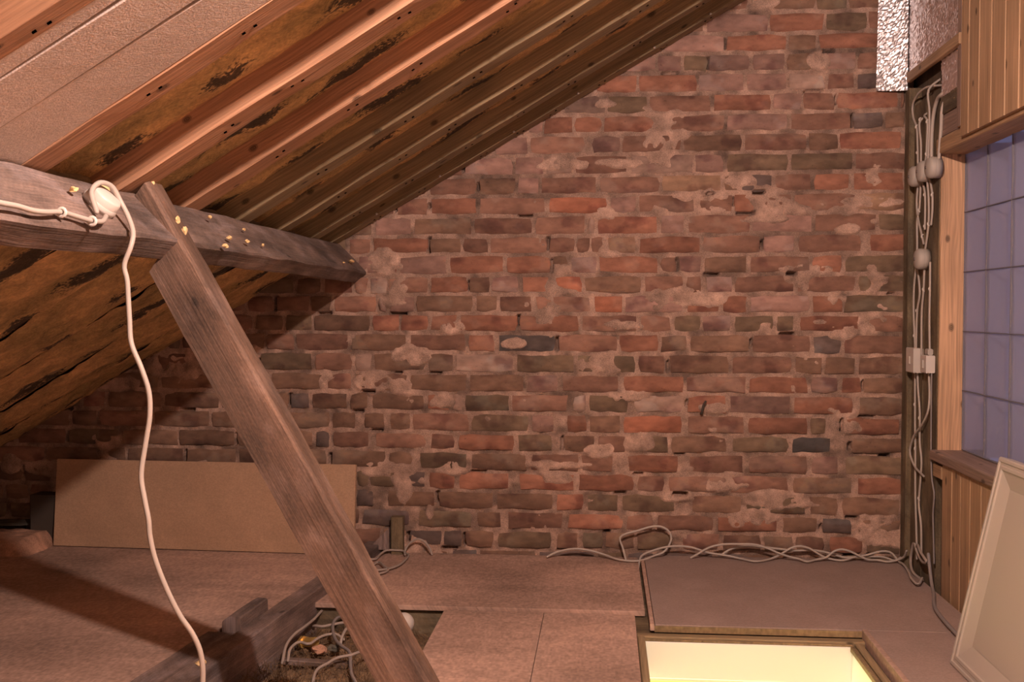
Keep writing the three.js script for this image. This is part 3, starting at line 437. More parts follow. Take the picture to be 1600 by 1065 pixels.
// hatch lining
{
  const t = setting('trim_1', 'brown timber lining around the open loft hatch', [.42, 0, .9]);
  part(t, 'lining_board', bar(.098, -.10, .890, .76, -.004, .926, .003), M.rafterBrown);
  part(t, 'lining_board', bar(.098, -.10, .928, .120, -.002, 1.54, .003), M.rafterBrown);
  part(t, 'lining_board', bar(.722, -.10, .928, .744, -.006, 1.54, .003), M.rafterBrown);
  part(t, 'lining_board', bar(.098, -.10, 1.54, .744, -.004, 1.562, .003), M.rafterBrown);
  part(t, 'stop_bead', bar(.12, -.016, .926, .714, -.010, .934, .002), M.chipEdge);
  part(t, 'stop_bead', bar(.708, -.030, .938, .722, -.012, 1.54, .003), M.chipEdge);
  part(t, 'edge_strip', bar(.752, -.02, .89, .768, .0235, 1.56, .002), M.sheet);
  part(t, 'edge_strip', bar(.15, -.002, .886, .752, .017, .891, .001), M.chipEdge);
  const s = setting('wall_shaft', 'cream painted shaft below the loft hatch, lit from the landing', [.42, -.2, .95]);
  part(s, 'shaft_panel', bar(.105, -.124, .926, .722, -.016, .937), M.white); part(s, 'shaft_panel', bar(.712, -.124, .937, .722, -.030, 1.54), M.white);
  part(s, 'shaft_panel', bar(.105, -.124, .937, .120, -.03, 1.54), M.white); part(s, 'shaft_panel', bar(.105, -.124, 1.53, .722, -.03, 1.545), M.white);
}
{
  const l = setting('wall_landing', 'yellow painted landing below the loft hatch', [.4, -2.5, 1.5]);
  part(l, 'wall_panel', bar(-1.2, -2.6, .30, 2.2, -.13, .36), M.yellow); part(l, 'wall_panel', bar(-1.2, -2.6, .36, -1.1, -.13, 4), M.white);
  part(l, 'wall_panel', bar(2.1, -2.6, .36, 2.2, -.13, 4), M.white); part(l, 'wall_panel', bar(-1.2, -2.6, 3.9, 2.2, -.13, 4), M.white);
  part(l, 'door_frame', bar(.585, -2.5, .36, .615, -.30, .39), M.white); part(l, 'door_frame', bar(.585, -.325, .36, .83, -.30, .39), M.white);
  part(l, 'door_leaf', bar(.615, -2.5, .355, .80, -.325, .37), M.dark);
  structure('floor_landing', 'landing floor below the loft hatch', bar(-1.2, -2.65, .3, 2.2, -2.55, 4), M.pineGrey);
  structure('ceiling_landing', 'white landing ceiling around the loft hatch', mergeGeometries([bar(-1.2, -.134, .3, .105, -.1235, 4), bar(.722, -.134, .3, 2.2, -.1235, 4), bar(.105, -.134, .3, .722, -.1235, .926), bar(.105, -.134, 1.545, .722, -.1235, 4)]), M.white);
  const b = thing('landing_bulb', 'glowing bulb on the landing below the hatch', 'lamp', LANDING_LAMP);
  const s = new THREE.SphereGeometry(.035, 16, 12); s.translate(...LANDING_LAMP); part(b, 'bulb', s, M.bulb);
  part(b, 'flex', cable([[LANDING_LAMP[0], LANDING_LAMP[1] + .04, LANDING_LAMP[2]], [LANDING_LAMP[0], -.134, LANDING_LAMP[2]]], .004), M.plastic);
}

// ---------------------------------------------------------------- timber partition with glass blocks
const wallRight = setting('wall_right', 'pine clad partition with a glass block window', [1.12, 0, .5]);
{
  let z = .442; const loE = [.442, .54, .62, .705, .798]; while (loE[loE.length - 1] < 5.6) loE.push(loE[loE.length - 1] + .093);
  const board = (z0, z1, y0, y1, x, i) => { const w = z1 - z0 - .0012, g = prism(ccw([[0, .004], [.004, 0], [w - .004, 0], [w, .004], [w, .014], [0, .014]]), y1 - y0, 1); const u = g.attributes.uv; for (let q = 0; q < u.count; q++) u.setXY(q, u.getX(q) + i * .37, u.getY(q) + i * .113); return put(g, V(x, y0, z0), Z, X, Y); };
  for (let i = 0; i + 1 < loE.length; i++) part(wallRight, 'cladding_board', board(loE[i], loE[i + 1], -.02, .448, 1.116, i), M.pine);
  const upE = [.626, .697, .784, .880, .982, 1.079]; while (upE[upE.length - 1] < 5.6) upE.push(upE[upE.length - 1] + .098);
  for (let i = 0; i + 1 < upE.length; i++) part(wallRight, 'cladding_board', board(upE[i], upE[i + 1], 1.495, 2.50, 1.098, i + 60), M.pine);
  part(wallRight, 'end_batten', bar(1.099, 1.53, .590, 1.125, 2.46, .6255, .002), M.pineGrey);
  // core of the partition, open where the blocks stand
  part(wallRight, 'core', bar(1.215, 1.53, 0, 1.32, 2.75, 5.7), M.deck); part(wallRight, 'core', bar(1.135, -.12, .38, 1.32, .45, 5.7), M.deck);
  part(wallRight, 'core', bar(1.215, .44, 1.98, 1.32, 1.54, 5.7), M.deck); part(wallRight, 'core', bar(1.15, -.12, -.1, 1.32, 2.75, .30), M.deck);
  part(wallRight, 'core', bar(1.16, .45, 1.98, 1.216, 1.5, 5.7), M.pine);
  // backboard that carries the cables, stud in the corner, timbers round the dark recess above
  part(wallRight, 'backboard', bar(1.122, -.06, .072, 1.15, 1.70, .20, .002, { axis: 1 }), M.stud); part(wallRight, 'backboard', bar(1.124, -.06, .203, 1.15, 1.70, .352, .002, { axis: 1 }), M.stud);
  part(wallRight, 'corner_stud', bar(1.105, -.06, .006, 1.15, 1.765, .068, .003, { segs: 20, jit: .0012 }), M.stud);
  part(wallRight, 'noggin', bar(1.118, 1.533, .395, 1.16, 1.605, .625, .003), M.pineGrey); part(wallRight, 'noggin', bar(1.112, 1.605, .395, 1.16, 1.668, .625, .003), M.stud);
  part(wallRight, 'stud', bar(1.122, -.06, .432, 1.136, .448, .445, .002), M.stud);
  part(wallRight, 'batten_stub', bar(1.112, .395, .36, 1.135, .437, .442, .002), M.pine);
  const h = setting('trim_2', 'pine head rail above the glass blocks', [1.15, 1.48, .5]);
  part(h, 'rail', bar(1.112, 1.48, .355, 1.215, 1.531, 2.0, .003), M.pine);
  const j = setting('trim_3', 'bright pine jamb post beside the glass blocks', [1.16, .48, .33]);
  part(j, 'post', put(prism(chamfer([[0, 0], [.10, 0], [.10, .06], [0, .06]], .002), 1.0, 24, .0008, 9), V(1.127, .482, .36), X, Z.clone().negate(), Y), M.pineBright);
  const s = setting('trim_4', 'pine sill ledge below the glass blocks', [1.15, .48, .9]);
  part(s, 'ledge', bar(1.103, .449, .352, 1.215, .4825, 2.05, .004, { segs: 20, jit: .0008 }), M.pineGrey);
  const jr = bar(1.19, .45, 1.965, 1.3, 1.5, 2.02); part(j, 'post', jr, M.pineBright);
}
{
  const w = setting('window_1', 'translucent bluish glass block window', [1.25, .486, 1.1]);
  const c = .2, z0 = .36, y0 = .4855, gap = .0015;
  for (let r = 0; r < 5; r++) for (let k = 0; k < 8; k++) {
    const za = z0 + k * c + gap, zb = z0 + (k + 1) * c - gap, ya = y0 + r * c + gap, yb = y0 + (r + 1) * c - gap;
    const face = (x, s) => grid(12, 12, (u, v) => { const q = Math.pow(Math.abs(2 * u - 1), 6) + Math.pow(Math.abs(2 * v - 1), 6); const dish = 1 - ((2 * u - 1) ** 2 + (2 * v - 1) ** 2) / 2; return [x + s * .005 * Math.min(1, q) + s * .012 * dish + .0012 * (noise(u * 3 + k, v * 3 + r, 201) - .5), ya + (yb - ya) * v, za + (zb - za) * u]; });
    part(w, 'glass_block', mergeGeometries([face(1.2, 1), face(1.275, -1)]), M.glass);
  }
  const bars = [];
  for (let r = 0; r <= 5; r++) bars.push(bar(1.203, y0 + r * c - gap, z0 - .01, 1.214, y0 + r * c + gap, z0 + 8 * c, .0005));
  for (let k = 0; k <= 8; k++) bars.push(bar(1.204, y0, z0 + k * c - gap, 1.214, y0 + 5 * c, z0 + k * c + gap, .0005));
  part(w, 'grout', mergeGeometries(bars), M.grout);
  const sides = []; for (let k = 0; k <= 8; k++) sides.push(bar(1.214, y0, z0 + k * c - .002, 1.272, y0 + 5 * c, z0 + k * c + .002, .0005));
  part(w, 'block_sides', mergeGeometries(sides), M.white);
}
structure('wall_front', 'unseen plain plastered wall closing the other end of the loft', bar(-3.5, -.2, 4.75, 1.4, 2.9, 4.85), M.plaster);  // out of view; set close and neutral in tone to bounce fill light
structure('wall_left', 'low boarding at the eaves', bar(-3.3, -.2, -.1, -3.12, .12, 5.8), M.deck);

// ================================================================ THE THINGS
// ---------------------------------------------------------------- purlin
{
  const t = thing('purlin', 'thick dark purlin running out from the brick wall below the rafters', 'beam', [-.97, 1.06, 1.5]);
  const L = 5.6, n = 110, prof = [[-1.04, 1.216], [-.925, 1.103], [-.972, 1.062], [-1.09, 1.172]], P = [];
  const geo = prism(ccw(chamfer(prof, .006)), L, n, .0035, 401); geo.translate(0, 0, -.02);
  const p = geo.attributes.position;
  for (let i = 0; i < p.count; i++) { const x = p.getX(i), y = p.getY(i), z = p.getZ(i); if (y < 1.13) { const wav = .012 * (noise(z * 1.6, 3, 403) - .55); p.setY(i, y - wav); p.setX(i, x + wav * .8); } }
  geo.computeVertexNormals(); part(t, 'timber', geo, M.darkBeam);
  const F = V(.7071, .7071, 0);
  const blobs = [[-1.008, 1.196, 1.955, .012, .008, .012], [-.988, 1.176, 2.11, .007, .006, .01], [-1.0, 1.188, 1.42, .005, .004, .006], [-.947, 1.135, 1.425, .007, .005, .01], [-.946, 1.134, 1.30, .006, .005, .007], [-.92, 1.108, 1.525, .007, .005, .008], [-.985, 1.173, 1.214, .005, .004, .008], [-.945, 1.133, 1.18, .004, .004, .006], [-.948, 1.136, .17, .009, .006, .02], [-.936, 1.124, .33, .004, .003, .008]];
  blobs.forEach(([x, y, z, a, b, c], i) => part(t, 'foam_blob', lump(x + .004, y + .004, z, a, b, c, 410 + i, .5, 1), M.foamBlob));
}
// ---------------------------------------------------------------- brace leaning from the floor up to the purlin
{
  const t = thing('brace', 'rough sawn diagonal timber brace propping the purlin', 'brace', [-.29, 0, 1.735]);
  const d = V(.4925, -.8703, 0), lft = V(-.8703, -.4925, 0), top = V(-.995, 1.238, 0);
  const at = (s, w) => { const q = top.clone().addScaledVector(d, s).addScaledVector(lft, w); return [q.x, q.y]; };
  const outline = [at(-.002, .002), at(.25, 0), at(.8, -.001), at(1.50, 0), at(1.50, .101), at(.9, .100), at(.172, .100), at(.146, .048), at(.012, .043)];
  const T = .072, n = outline.length;
  // front to back sweep, split along the length for a rough outline
  const pts = []; ccw(outline).forEach((q, i, a) => { const b = a[(i + 1) % a.length], L = Math.hypot(b[0] - q[0], b[1] - q[1]), k = Math.max(1, Math.round(L / .04)); for (let j = 0; j < k; j++) { const f = j / k; pts.push([q[0] + (b[0] - q[0]) * f + rr(-.0012, .0012), q[1] + (b[1] - q[1]) * f + rr(-.0012, .0012)]); } });
  const g = put(prism(pts, T, 9), V(0, 0, 1.698), X, Y, Z);
  { const p = g.attributes.position; for (let i = 0; i < p.count; i++) { const w = V(p.getX(i), p.getY(i), 0).sub(top).dot(lft); if (p.getZ(i) > 1.698 + T - .001 && w < .006) { const k = .006 + .003 * noise(p.getY(i) * 30, 1, 447); p.setX(i, p.getX(i) + lft.x * k); p.setY(i, p.getY(i) + lft.y * k); } } }
  const p = g.attributes.position, u = g.attributes.uv; for (let i = 0; i < p.count; i++) { const q = V(p.getX(i), p.getY(i), 0).sub(top); u.setXY(i, q.dot(d), q.dot(lft) + (p.getZ(i) - 1.698) * .9); }
  g.computeVertexNormals(); part(t, 'timber', g, M.strut);
  const bl = (s, w, z, a, i) => { const [x, y] = at(s, w); part(t, 'foam_blob', lump(x, y, z, a * .8, a * 1.3, a, 430 + i, .5, 1), M.foamBlob); };
  bl(-.004, .01, 1.745, .013, 0); bl(.095, -.002, 1.73, .007, 1); bl(.12, -.002, 1.725, .008, 2);
}
// ---------------------------------------------------------------- beam on the floor, plank beside it, block
{
  const A = V(-.926, .05, -.02), B = V(-1.113, .05, 2.0), prof = [[0, 0], [.063, 0], [.063, -.16], [0, -.16]];
  single('floor_beam', 'dark timber beam lying along the gap between the floor sheets', 'beam', beam(A, B, chamfer(prof, .004), X, 40, .0016, 451), M.floorBeam);
  single('side_plank', 'dark flat plank lying against the dark floor beam', 'plank', beam(V(-1.0365, .034, 1.12), V(-1.118, .034, 2.0), chamfer([[-.103, 0], [0, 0], [0, -.05], [-.103, -.05]], .006), X, 16, .0015, 455), M.floorBeam);
  single('wood_block', 'short dark wooden block wedged between plank and floor beam', 'block', beam(V(-1.016, .082, .93), V(-1.033, .078, 1.115), chamfer([[-.062, -.016], [-.04, 0], [-.004, 0], [-.002, -.07], [-.062, -.07]], .004), X, 6, .0012, 457), M.floorBeam);
  single('timber_stub', 'short upright timber stub at the foot of the brick wall', 'stub', bar(-.826, -.05, .012, -.778, .155, .05, .003, { segs: 6, jit: .0015 }), M.stud);
  single('dark_wedge', 'dark triangular piece at the foot of the brick wall', 'wedge', put(prism(ccw([[0, 0], [.085, 0], [.085, .085]]), .03, 1), V(-.915, .03, .03), X, Y, Z), M.floorBeam);  // dark triangular prism at the wall end of the floor beam
  part(scene.getObjectByName('floor_beam'), 'foam_blob', lump(-1.03, .052, 1.42, .012, .006, .016, 461, .5, 1), M.foamBlob);
}
// ---------------------------------------------------------------- hardboard panel leaning at the wall, insulation beside it
{
  const a = V(-2.155, .032, .105), ex = V(1.213, 0, .045), w = ex.length(); ex.normalize();
  const ey = V(0, .985, -.10).normalize(), ez = ex.clone().cross(ey).normalize();
  const g = put(prism(chamfer([[0, 0], [w, 0], [w, .338], [0, .338]], .0015), .016, 1), a, ex, ez.clone().cross(ex), ez);
  const p = g.attributes.position, u = g.attributes.uv; for (let i = 0; i < p.count; i++) u.setXY(i, p.getX(i), p.getY(i));
  single('hardboard_panel', 'long low brown hardboard panel propped against the brick wall', 'panel', g, M.hardboard);
  const t = thing('insulation_roll', 'flattened pink insulation roll with a grey wrapper beside the hardboard panel', 'insulation', [-2.4, .03, .12]);
  part(t, 'wool', grid(40, 20, (u, v) => { const r = Math.pow(Math.abs(2 * v - 1), 4); const x = -2.75 + .58 * u, z = -.0 + .30 * v - .12 * (1 - u) * 0; const e = smooth(0, .08, 1 - u) ; return [x + .02 * fbm(v * 5, u * 3, 2, 471), .028 + (.062 * (1 - r) + .02 * (fbm(u * 9, v * 9, 3, 473) - .5)) * e, z + .02 * (fbm(u * 6, 3, 2, 475) - .5)]; }, (u, v) => [u * .6, v * .4]), M.woolPink);
  part(t, 'wrapper', grid(20, 10, (u, v) => [-2.78 + .5 * u, .105 - .012 * v * u + .008 * fbm(u * 5, v * 4, 2, 477), .0 + .17 * v - .12 * u * v], (u, v) => [u * .5, v * .3]), M.felt);
  single('dark_box', 'small dark box standing at the wall beside the hardboard panel', 'box', bar(-2.27, .03, .005, -2.16, .225, .09, .004), M.dark);
}
// ---------------------------------------------------------------- open void between the beams: loft wool, offcuts, fittings
{
  const wool = grid(90, 110, (u, v) => { const x = -1.02 + .56 * u, z = .70 + 1.3 * v; const h = -.088 + .035 * (fbm(x * 9, z * 9, 3, 481) - .5) + .03 * (fbm(x * 40, z * 40, 2, 483) - .5) + .034 * smooth(1.06, 1.18, z) * smooth(-1.0, -.86, x) + .012 * smooth(1.2, 1.5, z) - .03 * smooth(-.9, -.98, x); return [x, Math.max(h, -.1), z]; }, (u, v) => [u * .56, v * 1.3]);
  const t = thing('loft_wool', 'matted brown loft insulation in the open gap of the floor', 'insulation', [-.74, -.09, 1.2]); t.userData.kind = 'stuff';
  part(t, 'mat', wool, M.wool, { kind: 'stuff' });
  const fib = new THREE.InstancedMesh(new THREE.CylinderGeometry(.0007, .0007, .03, 3), M.wool, 2500); fib.name = 'fibres'; fib.userData.kind = 'stuff'; fib.castShadow = fib.receiveShadow = true;
  const m = new THREE.Matrix4(), q = new THREE.Quaternion(), e = new THREE.Euler();
  for (let i = 0; i < 2500; i++) { const x = rr(-.98, -.5), z = rr(.72, 1.6); e.set(rr(-1.3, 1.3), rr(0, 6), rr(-1.3, 1.3)); q.setFromEuler(e); m.compose(V(x + .74, .09 + -.078 + .03 * smooth(1.05, 1.2, z) + rr(-.006, .012), z - 1.2), q, V(1, rr(.6, 1.5), 1)); fib.setMatrixAt(i, m); }
  t.add(fib);
  single('wood_stick', 'dark flat stick of wood lying on the loft insulation', 'offcut', beam(V(-.925, -.052, 1.055), V(-.715, -.052, 1.075), chamfer([[0, 0], [.03, 0], [.03, .014], [0, .014]], .002), Z, 6, .001, 491), M.darkBeam);
  const br = thing('brass_fitting', 'small brass pipe fitting among the cables beside the floor beam', 'fitting', [-.895, -.06, .93]);
  const cyl = (a, b, r0, r1, n = 14) => { const d = b.clone().sub(a), L = d.length(), g = new THREE.CylinderGeometry(r1, r0, L, n); g.translate(0, L / 2, 0); g.applyQuaternion(new THREE.Quaternion().setFromUnitVectors(Y, d.normalize())); g.translate(a.x, a.y, a.z); return g; };
  part(br, 'body', cyl(V(-.912, -.055, .915), V(-.868, -.045, .945), .014, .016), M.brass); part(br, 'collar', cyl(V(-.917, -.056, .911), V(-.907, -.054, .919), .020, .020, 6), M.brass);
  single('rubble_lump', 'pale pink crumb of mortar beside the brass fitting', 'rubble', lump(-.845, -.052, .985, .022, .014, .016, 495, .5, 1), M.woolPink);
  single('rubble_lump', 'grey stone chip beside the crossing of two cables', 'rubble', lump(-.80, -.05, .975, .018, .012, .014, 497, .5, 1), M.felt);
  const gl = thing('white_cap', 'round white plastic cap in the square floor opening', 'cap', [-.628, -.06, .79]);
  const s = new THREE.SphereGeometry(.034, 24, 16); s.translate(-.628, -.028, .79); part(gl, 'dome', s, M.plastic); part(gl, 'collar', cyl(V(-.628, -.085, .79), V(-.628, -.045, .79), .026, .026, 20), M.plasticDull);
}
const G_VOID = 'slack cables in the open floor gap';
const voidCable = (label, pts, m = M.cableDirty, r = .0045) => single('cable', label, 'cable', cable(pts, r), m, G_VOID);
voidCable('dirty cable running along the foot of the floor beam', [[-.915, -.05, 1.115], [-.93, -.028, 1.03], [-.93, -.02, .95], [-.922, -.02, .885], [-.916, -.022, .79], [-.914, -.02, .69], [-.910, -.024, .60], [-.92, -.05, .55]]);
voidCable('dirty cable curling past the brass fitting', [[-.905, -.05, 1.095], [-.915, -.034, 1.035], [-.902, -.03, .99], [-.872, -.032, 1.0], [-.857, -.03, .95], [-.839, -.03, .915], [-.813, -.03, .908], [-.785, -.04, .925]]);
voidCable('short dirty cable reaching under the far floor sheet', [[-.915, -.05, .80], [-.907, -.034, .822], [-.875, -.03, .836], [-.852, -.03, .817], [-.81, -.03, .79], [-.77, -.045, .77]]);
voidCable('grey cable hooking down towards the wood stick', [[-.835, -.05, .70], [-.847, -.03, .735], [-.85, -.026, .793], [-.827, -.028, .892], [-.798, -.03, .964], [-.769, -.03, 1.013], [-.734, -.03, 1.06], [-.705, -.034, 1.16], [-.684, -.034, 1.23], [-.655, -.034, 1.30], [-.63, -.03, 1.42]], M.cableGrey, .005);
voidCable('stub of pale cable crossing the grey cable', [[-.782, -.03, .80], [-.79, -.024, .856], [-.782, -.026, .963], [-.776, -.04, 1.0]], M.cable);
voidCable('dirty cable looping over the loft insulation', [[-.77, -.05, 1.31], [-.775, -.035, 1.287], [-.784, -.03, 1.211], [-.77, -.03, 1.166], [-.752, -.03, 1.113], [-.721, -.028, 1.096], [-.69, -.03, 1.045], [-.65, -.04, 1.0]]);
// ---------------------------------------------------------------- cables along the foot of the wall
const G_FOOT = 'slack cables along the foot of the brick wall';
const foot = (label, pts, m = M.cable, r = .0042) => single('cable', label, 'cable', cable(pts.map(([x, y, z]) => [x, y + .006 + (x > .14 ? .014 : .004) * (y < .02 ? 1 : 0), z]), r), m, G_FOOT);
foot('pale cable arching and looping over the gap between floor sheets', [[-.217, .008, .066], [-.183, .026, .05], [-.114, .041, .05], [-.052, .035, .05], [.003, .016, .05], [.057, .008, .089], [.131, .008, .098], [.19, .01, .06], [.227, .038, .05], [.253, .082, .04], [.246, .110, .038], [.222, .127, .035], [.189, .130, .035], [.132, .115, .04], [.06, .087, .045], [.07, .049, .05], [.081, .008, .079]]);
foot('pale cable rising from the gap and weaving to the corner stud', [[.127, -.01, .133], [.141, .010, .07], [.18, .039, .05], [.246, .057, .05], [.321, .057, .05], [.392, .037, .05], [.463, .014, .055], [.508, .008, .07], [.556, .008, .109], [.619, .008, .065], [.662, .038, .05], [.695, .06, .05], [.727, .069, .05], [.764, .061, .05], [.815, .031, .05], [.852, .008, .055], [.886, .008, .064], [.925, .017, .05], [.971, .04, .05], [1.03, .056, .05], [1.062, .051, .05], [1.085, .023, .06], [1.088, .01, .115], [1.072, .01, .24], [1.056, .012, .32], [1.055, .012, .40], [1.09, .03, .33]]);
foot('pale cable leaving the floor sheet edge and twisting to the corner stud', [[.326, .004, .057], [.35, .033, .06], [.392, .058, .06], [.439, .071, .06], [.509, .074, .06], [.564, .073, .06], [.611, .06, .06], [.648, .044, .062], [.695, .029, .06], [.721, .012, .07], [.747, .008, .095], [.785, .010, .07], [.824, .032, .062], [.852, .054, .06], [.879, .062, .06], [.911, .055, .06], [.944, .039, .06], [.976, .026, .06], [1.01, .010, .056], [1.045, .008, .070], [1.08, .016, .07], [1.095, .045, .09], [1.097, .075, .12]]);
foot('pale cable drawn almost straight behind the twisted ones', [[.444, .012, .032], [.472, .045, .03], [.514, .058, .03], [.588, .058, .03], [.658, .052, .03], [.713, .047, .03], [.773, .05, .03], [.815, .046, .03], [.852, .037, .03], [.898, .026, .034], [.944, .018, .038], [.994, .019, .04], [1.04, .017, .04], [1.075, .021, .045], [1.09, .038, .07]]);
foot('grey cable arch beside the brace at the foot of the wall', [[-.88, .012, .183], [-.859, .010, .17], [-.855, .012, .1], [-.839, .018, .06], [-.804, .022, .055], [-.773, .017, .06], [-.761, .010, .091]], M.cableDirty);
foot('pale cable hoop beside the upright timber stub', [[-.662, .006, .06], [-.675, .037, .05], [-.699, .059, .045], [-.722, .065, .045], [-.745, .054, .045], [-.763, .033, .05], [-.767, .013, .06], [-.748, .010, .09], [-.744, .010, .175], [-.754, .010, .258], [-.783, .010, .311], [-.84, .010, .345]], M.cableDirty);
foot('short dirty cable curl behind the brace', [[-.82, .010, .40], [-.781, .010, .352], [-.778, .011, .317], [-.8, .014, .284], [-.836, .012, .221], [-.85, .010, .28]], M.cableDirty);
foot('dark cable trailing along the floor below the cladding', [[1.10, .12, .36], [1.09, .04, .43], [1.075, .012, .50], [1.029, .010, .661], [1.012, .010, .80], [1.005, .010, .95], [1.0, .010, 1.2]], M.cableGrey, .006);
// ---------------------------------------------------------------- cables clipped to the backboard
const G_RISE = 'cables clipped to the backboard beside the glass blocks';
function riser(label, pts, clips = [], m = M.cable, r = .004) {
  const t = thing('cable', label, 'cable', [1.112, pts[pts.length - 1][0], pts[pts.length - 1][1]], G_RISE);
  part(t, 'flex', cable(pts.map(([y, z, x]) => [x ?? 1.113, y, z]), r), m);
  for (const [y, z] of clips) { const c = new THREE.TorusGeometry(.0065, .0028, 6, 10, Math.PI); c.rotateZ(Math.PI / 2); c.translate(1.116, y, z); part(t, 'clip', c, M.plastic); }
}
riser('cable bowing out of the dark recess into the first round box', [[1.725, .30, 1.15], [1.735, .22, 1.118], [1.719, .104], [1.697, .075], [1.656, .086], [1.612, .128], [1.55, .141], [1.463, .15]], [[1.614, .127], [1.52, .142]]);
riser('cable bending from the first round box into the lower round box', [[1.405, .15], [1.335, .139], [1.278, .161], [1.234, .193], [1.19, .225]], [[1.216, .21]]);
riser('straight short cable standing over the first round box', [[1.64, .168, 1.13], [1.629, .168], [1.544, .181], [1.465, .183]], [[1.632, .168]]);
riser('long cable dropping from the boxes past the lower round box to the switch', [[1.40, .183], [1.378, .181], [1.313, .170], [1.28, .147], [1.196, .150], [1.13, .147], [1.046, .120], [.955, .117], [.822, .139], [.80, .14]], [[1.313, .17], [1.165, .148], [.865, .13]]);
riser('cable beside the middle round box with a bent top', [[1.65, .205, 1.13], [1.638, .216], [1.614, .249], [1.533, .248], [1.488, .240], [1.455, .21]], [[1.61, .25], [1.5, .245]]);
riser('cable leaving the middle round box straight down', [[1.41, .20], [1.366, .232], [1.301, .238], [1.24, .236]], [[1.36, .231], [1.25, .236]]);
riser('cable hanging from the recess to the middle round box', [[1.76, .263, 1.16], [1.719, .263], [1.645, .272], [1.587, .274], [1.465, .262]], []);
riser('cable running from the middle round box to the lower round box', [[1.405, .257], [1.344, .274], [1.257, .277], [1.165, .243]], [[1.255, .277]]);
riser('thick cable sweeping from the recess to the last round box', [[1.70, .44, 1.15], [1.674, .405], [1.663, .353], [1.624, .318], [1.564, .302], [1.45, .30]], [[1.49, .292]], M.cable, .0065);
riser('cable leaving the last round box with one clip', [[1.405, .287], [1.351, .314], [1.293, .316], [1.25, .305]], [[1.35, .314]]);
riser('cable beside the jamb dropping to the last round box', [[1.68, .425, 1.13], [1.628, .410], [1.564, .397], [1.455, .377]], [[1.485, .38]], M.cable, .006);
riser('cable bowing beside the long one below the lower round box', [[1.10, .16], [1.093, .163], [1.015, .187], [.955, .160], [.834, .152], [.80, .15]], [[.955, .156]]);
riser('straight cable from the lower round box to the large switch', [[1.10, .237], [1.026, .230], [.955, .213], [.80, .215]], [[1.03, .231]]);
riser('straight cable from the lower round box to the small switch', [[1.12, .300], [1.036, .301], [.926, .299], [.80, .308]], [[1.03, .301]]);
riser('long cable from the large switch down to the floor', [[.76, .144], [.689, .144], [.616, .147], [.556, .149], [.454, .157], [.297, .163], [.214, .174], [.12, .186], [.07, .19]], [[.618, .147], [.46, .157]]);
riser('waving cable from the large switch down to the floor', [[.74, .17], [.679, .180], [.597, .203], [.485, .208], [.428, .229], [.355, .220], [.268, .204], [.202, .232], [.10, .241]], [[.575, .204], [.29, .206]]);
riser('cable crossing over the two long ones in a wide bow', [[.74, .30], [.66, .31], [.615, .315, 1.108], [.563, .266, 1.105], [.504, .171, 1.102], [.444, .129, 1.102], [.402, .175, 1.104], [.379, .273, 1.108]], []);
riser('grey cable hanging close to the jamb stud', [[.74, .33], [.616, .330], [.444, .336], [.376, .348], [.336, .372], [.265, .362], [.210, .368], [.10, .38]], [], M.cableGrey, .003);
riser('dirty cable coiled at the foot of the backboard', [[.10, .19, 1.11], [.13, .24, 1.10], [.12, .31, 1.09], [.10, .36, 1.095], [.085, .30, 1.10], [.10, .22, 1.105], [.13, .20, 1.1], [.06, .16, 1.1], [.03, .22, 1.09], [.02, .30, 1.1]], [], M.cableDirty, .005);
// round boxes and switches
const G_BOX = 'round junction boxes on the backboard';
function roundBox(label, y, z, r = .036) {
  const t = thing('junction_box', label, 'junction box', [1.122, y, z], G_BOX);
  const lathe = (pts) => { const g = new THREE.LatheGeometry(pts.map((p) => new THREE.Vector2(...p)), 28); g.rotateZ(Math.PI / 2); g.translate(1.122, y, z); return g; };
  part(t, 'body', lathe([[0, 0], [r, 0], [r, .018], [r * .97, .02]]), M.plasticDull); const cv = part(t, 'cover', lathe([[r * 1.0, .02], [r * 1.02, .022], [r * 1.0, .034], [r * .8, .042], [r * .3, .045], [0, .0455]]), M.plasticDull);
  const s = new THREE.CylinderGeometry(.005, .005, .004, 10); s.rotateZ(Math.PI / 2); s.translate(1.0755, y, z); part(cv, 'screw', s, M.steel);
}
roundBox('round box in the upper row, nearest the brick wall', 1.432, .165); roundBox('round box in the middle of the upper row of three', 1.437, .262); roundBox('round box in the upper row, close to the jamb', 1.437, .36);
roundBox('single round white junction box below the row of three', 1.135, .245, .036);
function switchBox(label, y0, y1, z0, z1, d, extra) {
  const t = thing('switch_box', label, 'switch', [1.12, y0, (z0 + z1) / 2]);
  part(t, 'pattress', bar(1.122 - d * .8, y0, z0, 1.1225, y1, z1, .003), M.plastic); const pl = part(t, 'plate', bar(1.122 - d, y0 - .001, z0 - .001, 1.122 - d * .8, y1 + .001, z1 + .001, .003), M.plastic);
  part(pl, 'rocker', bar(1.122 - d - .004, (y0 + y1) / 2 - .014, (z0 + z1) / 2 - .008, 1.122 - d, (y0 + y1) / 2 + .014, (z0 + z1) / 2 + .008, .002), M.plastic);
  if (extra) part(t, 'plug', bar(1.122 - d * .6, y1, z0 + .01, 1.122, y1 + .022, z1 - .02, .004), M.plasticDull);
}
switchBox('large white surface switch on the backboard', .735, .822, .118, .205, .034);
switchBox('small white surface switch beside the large one', .742, .802, .272, .335, .03, true);
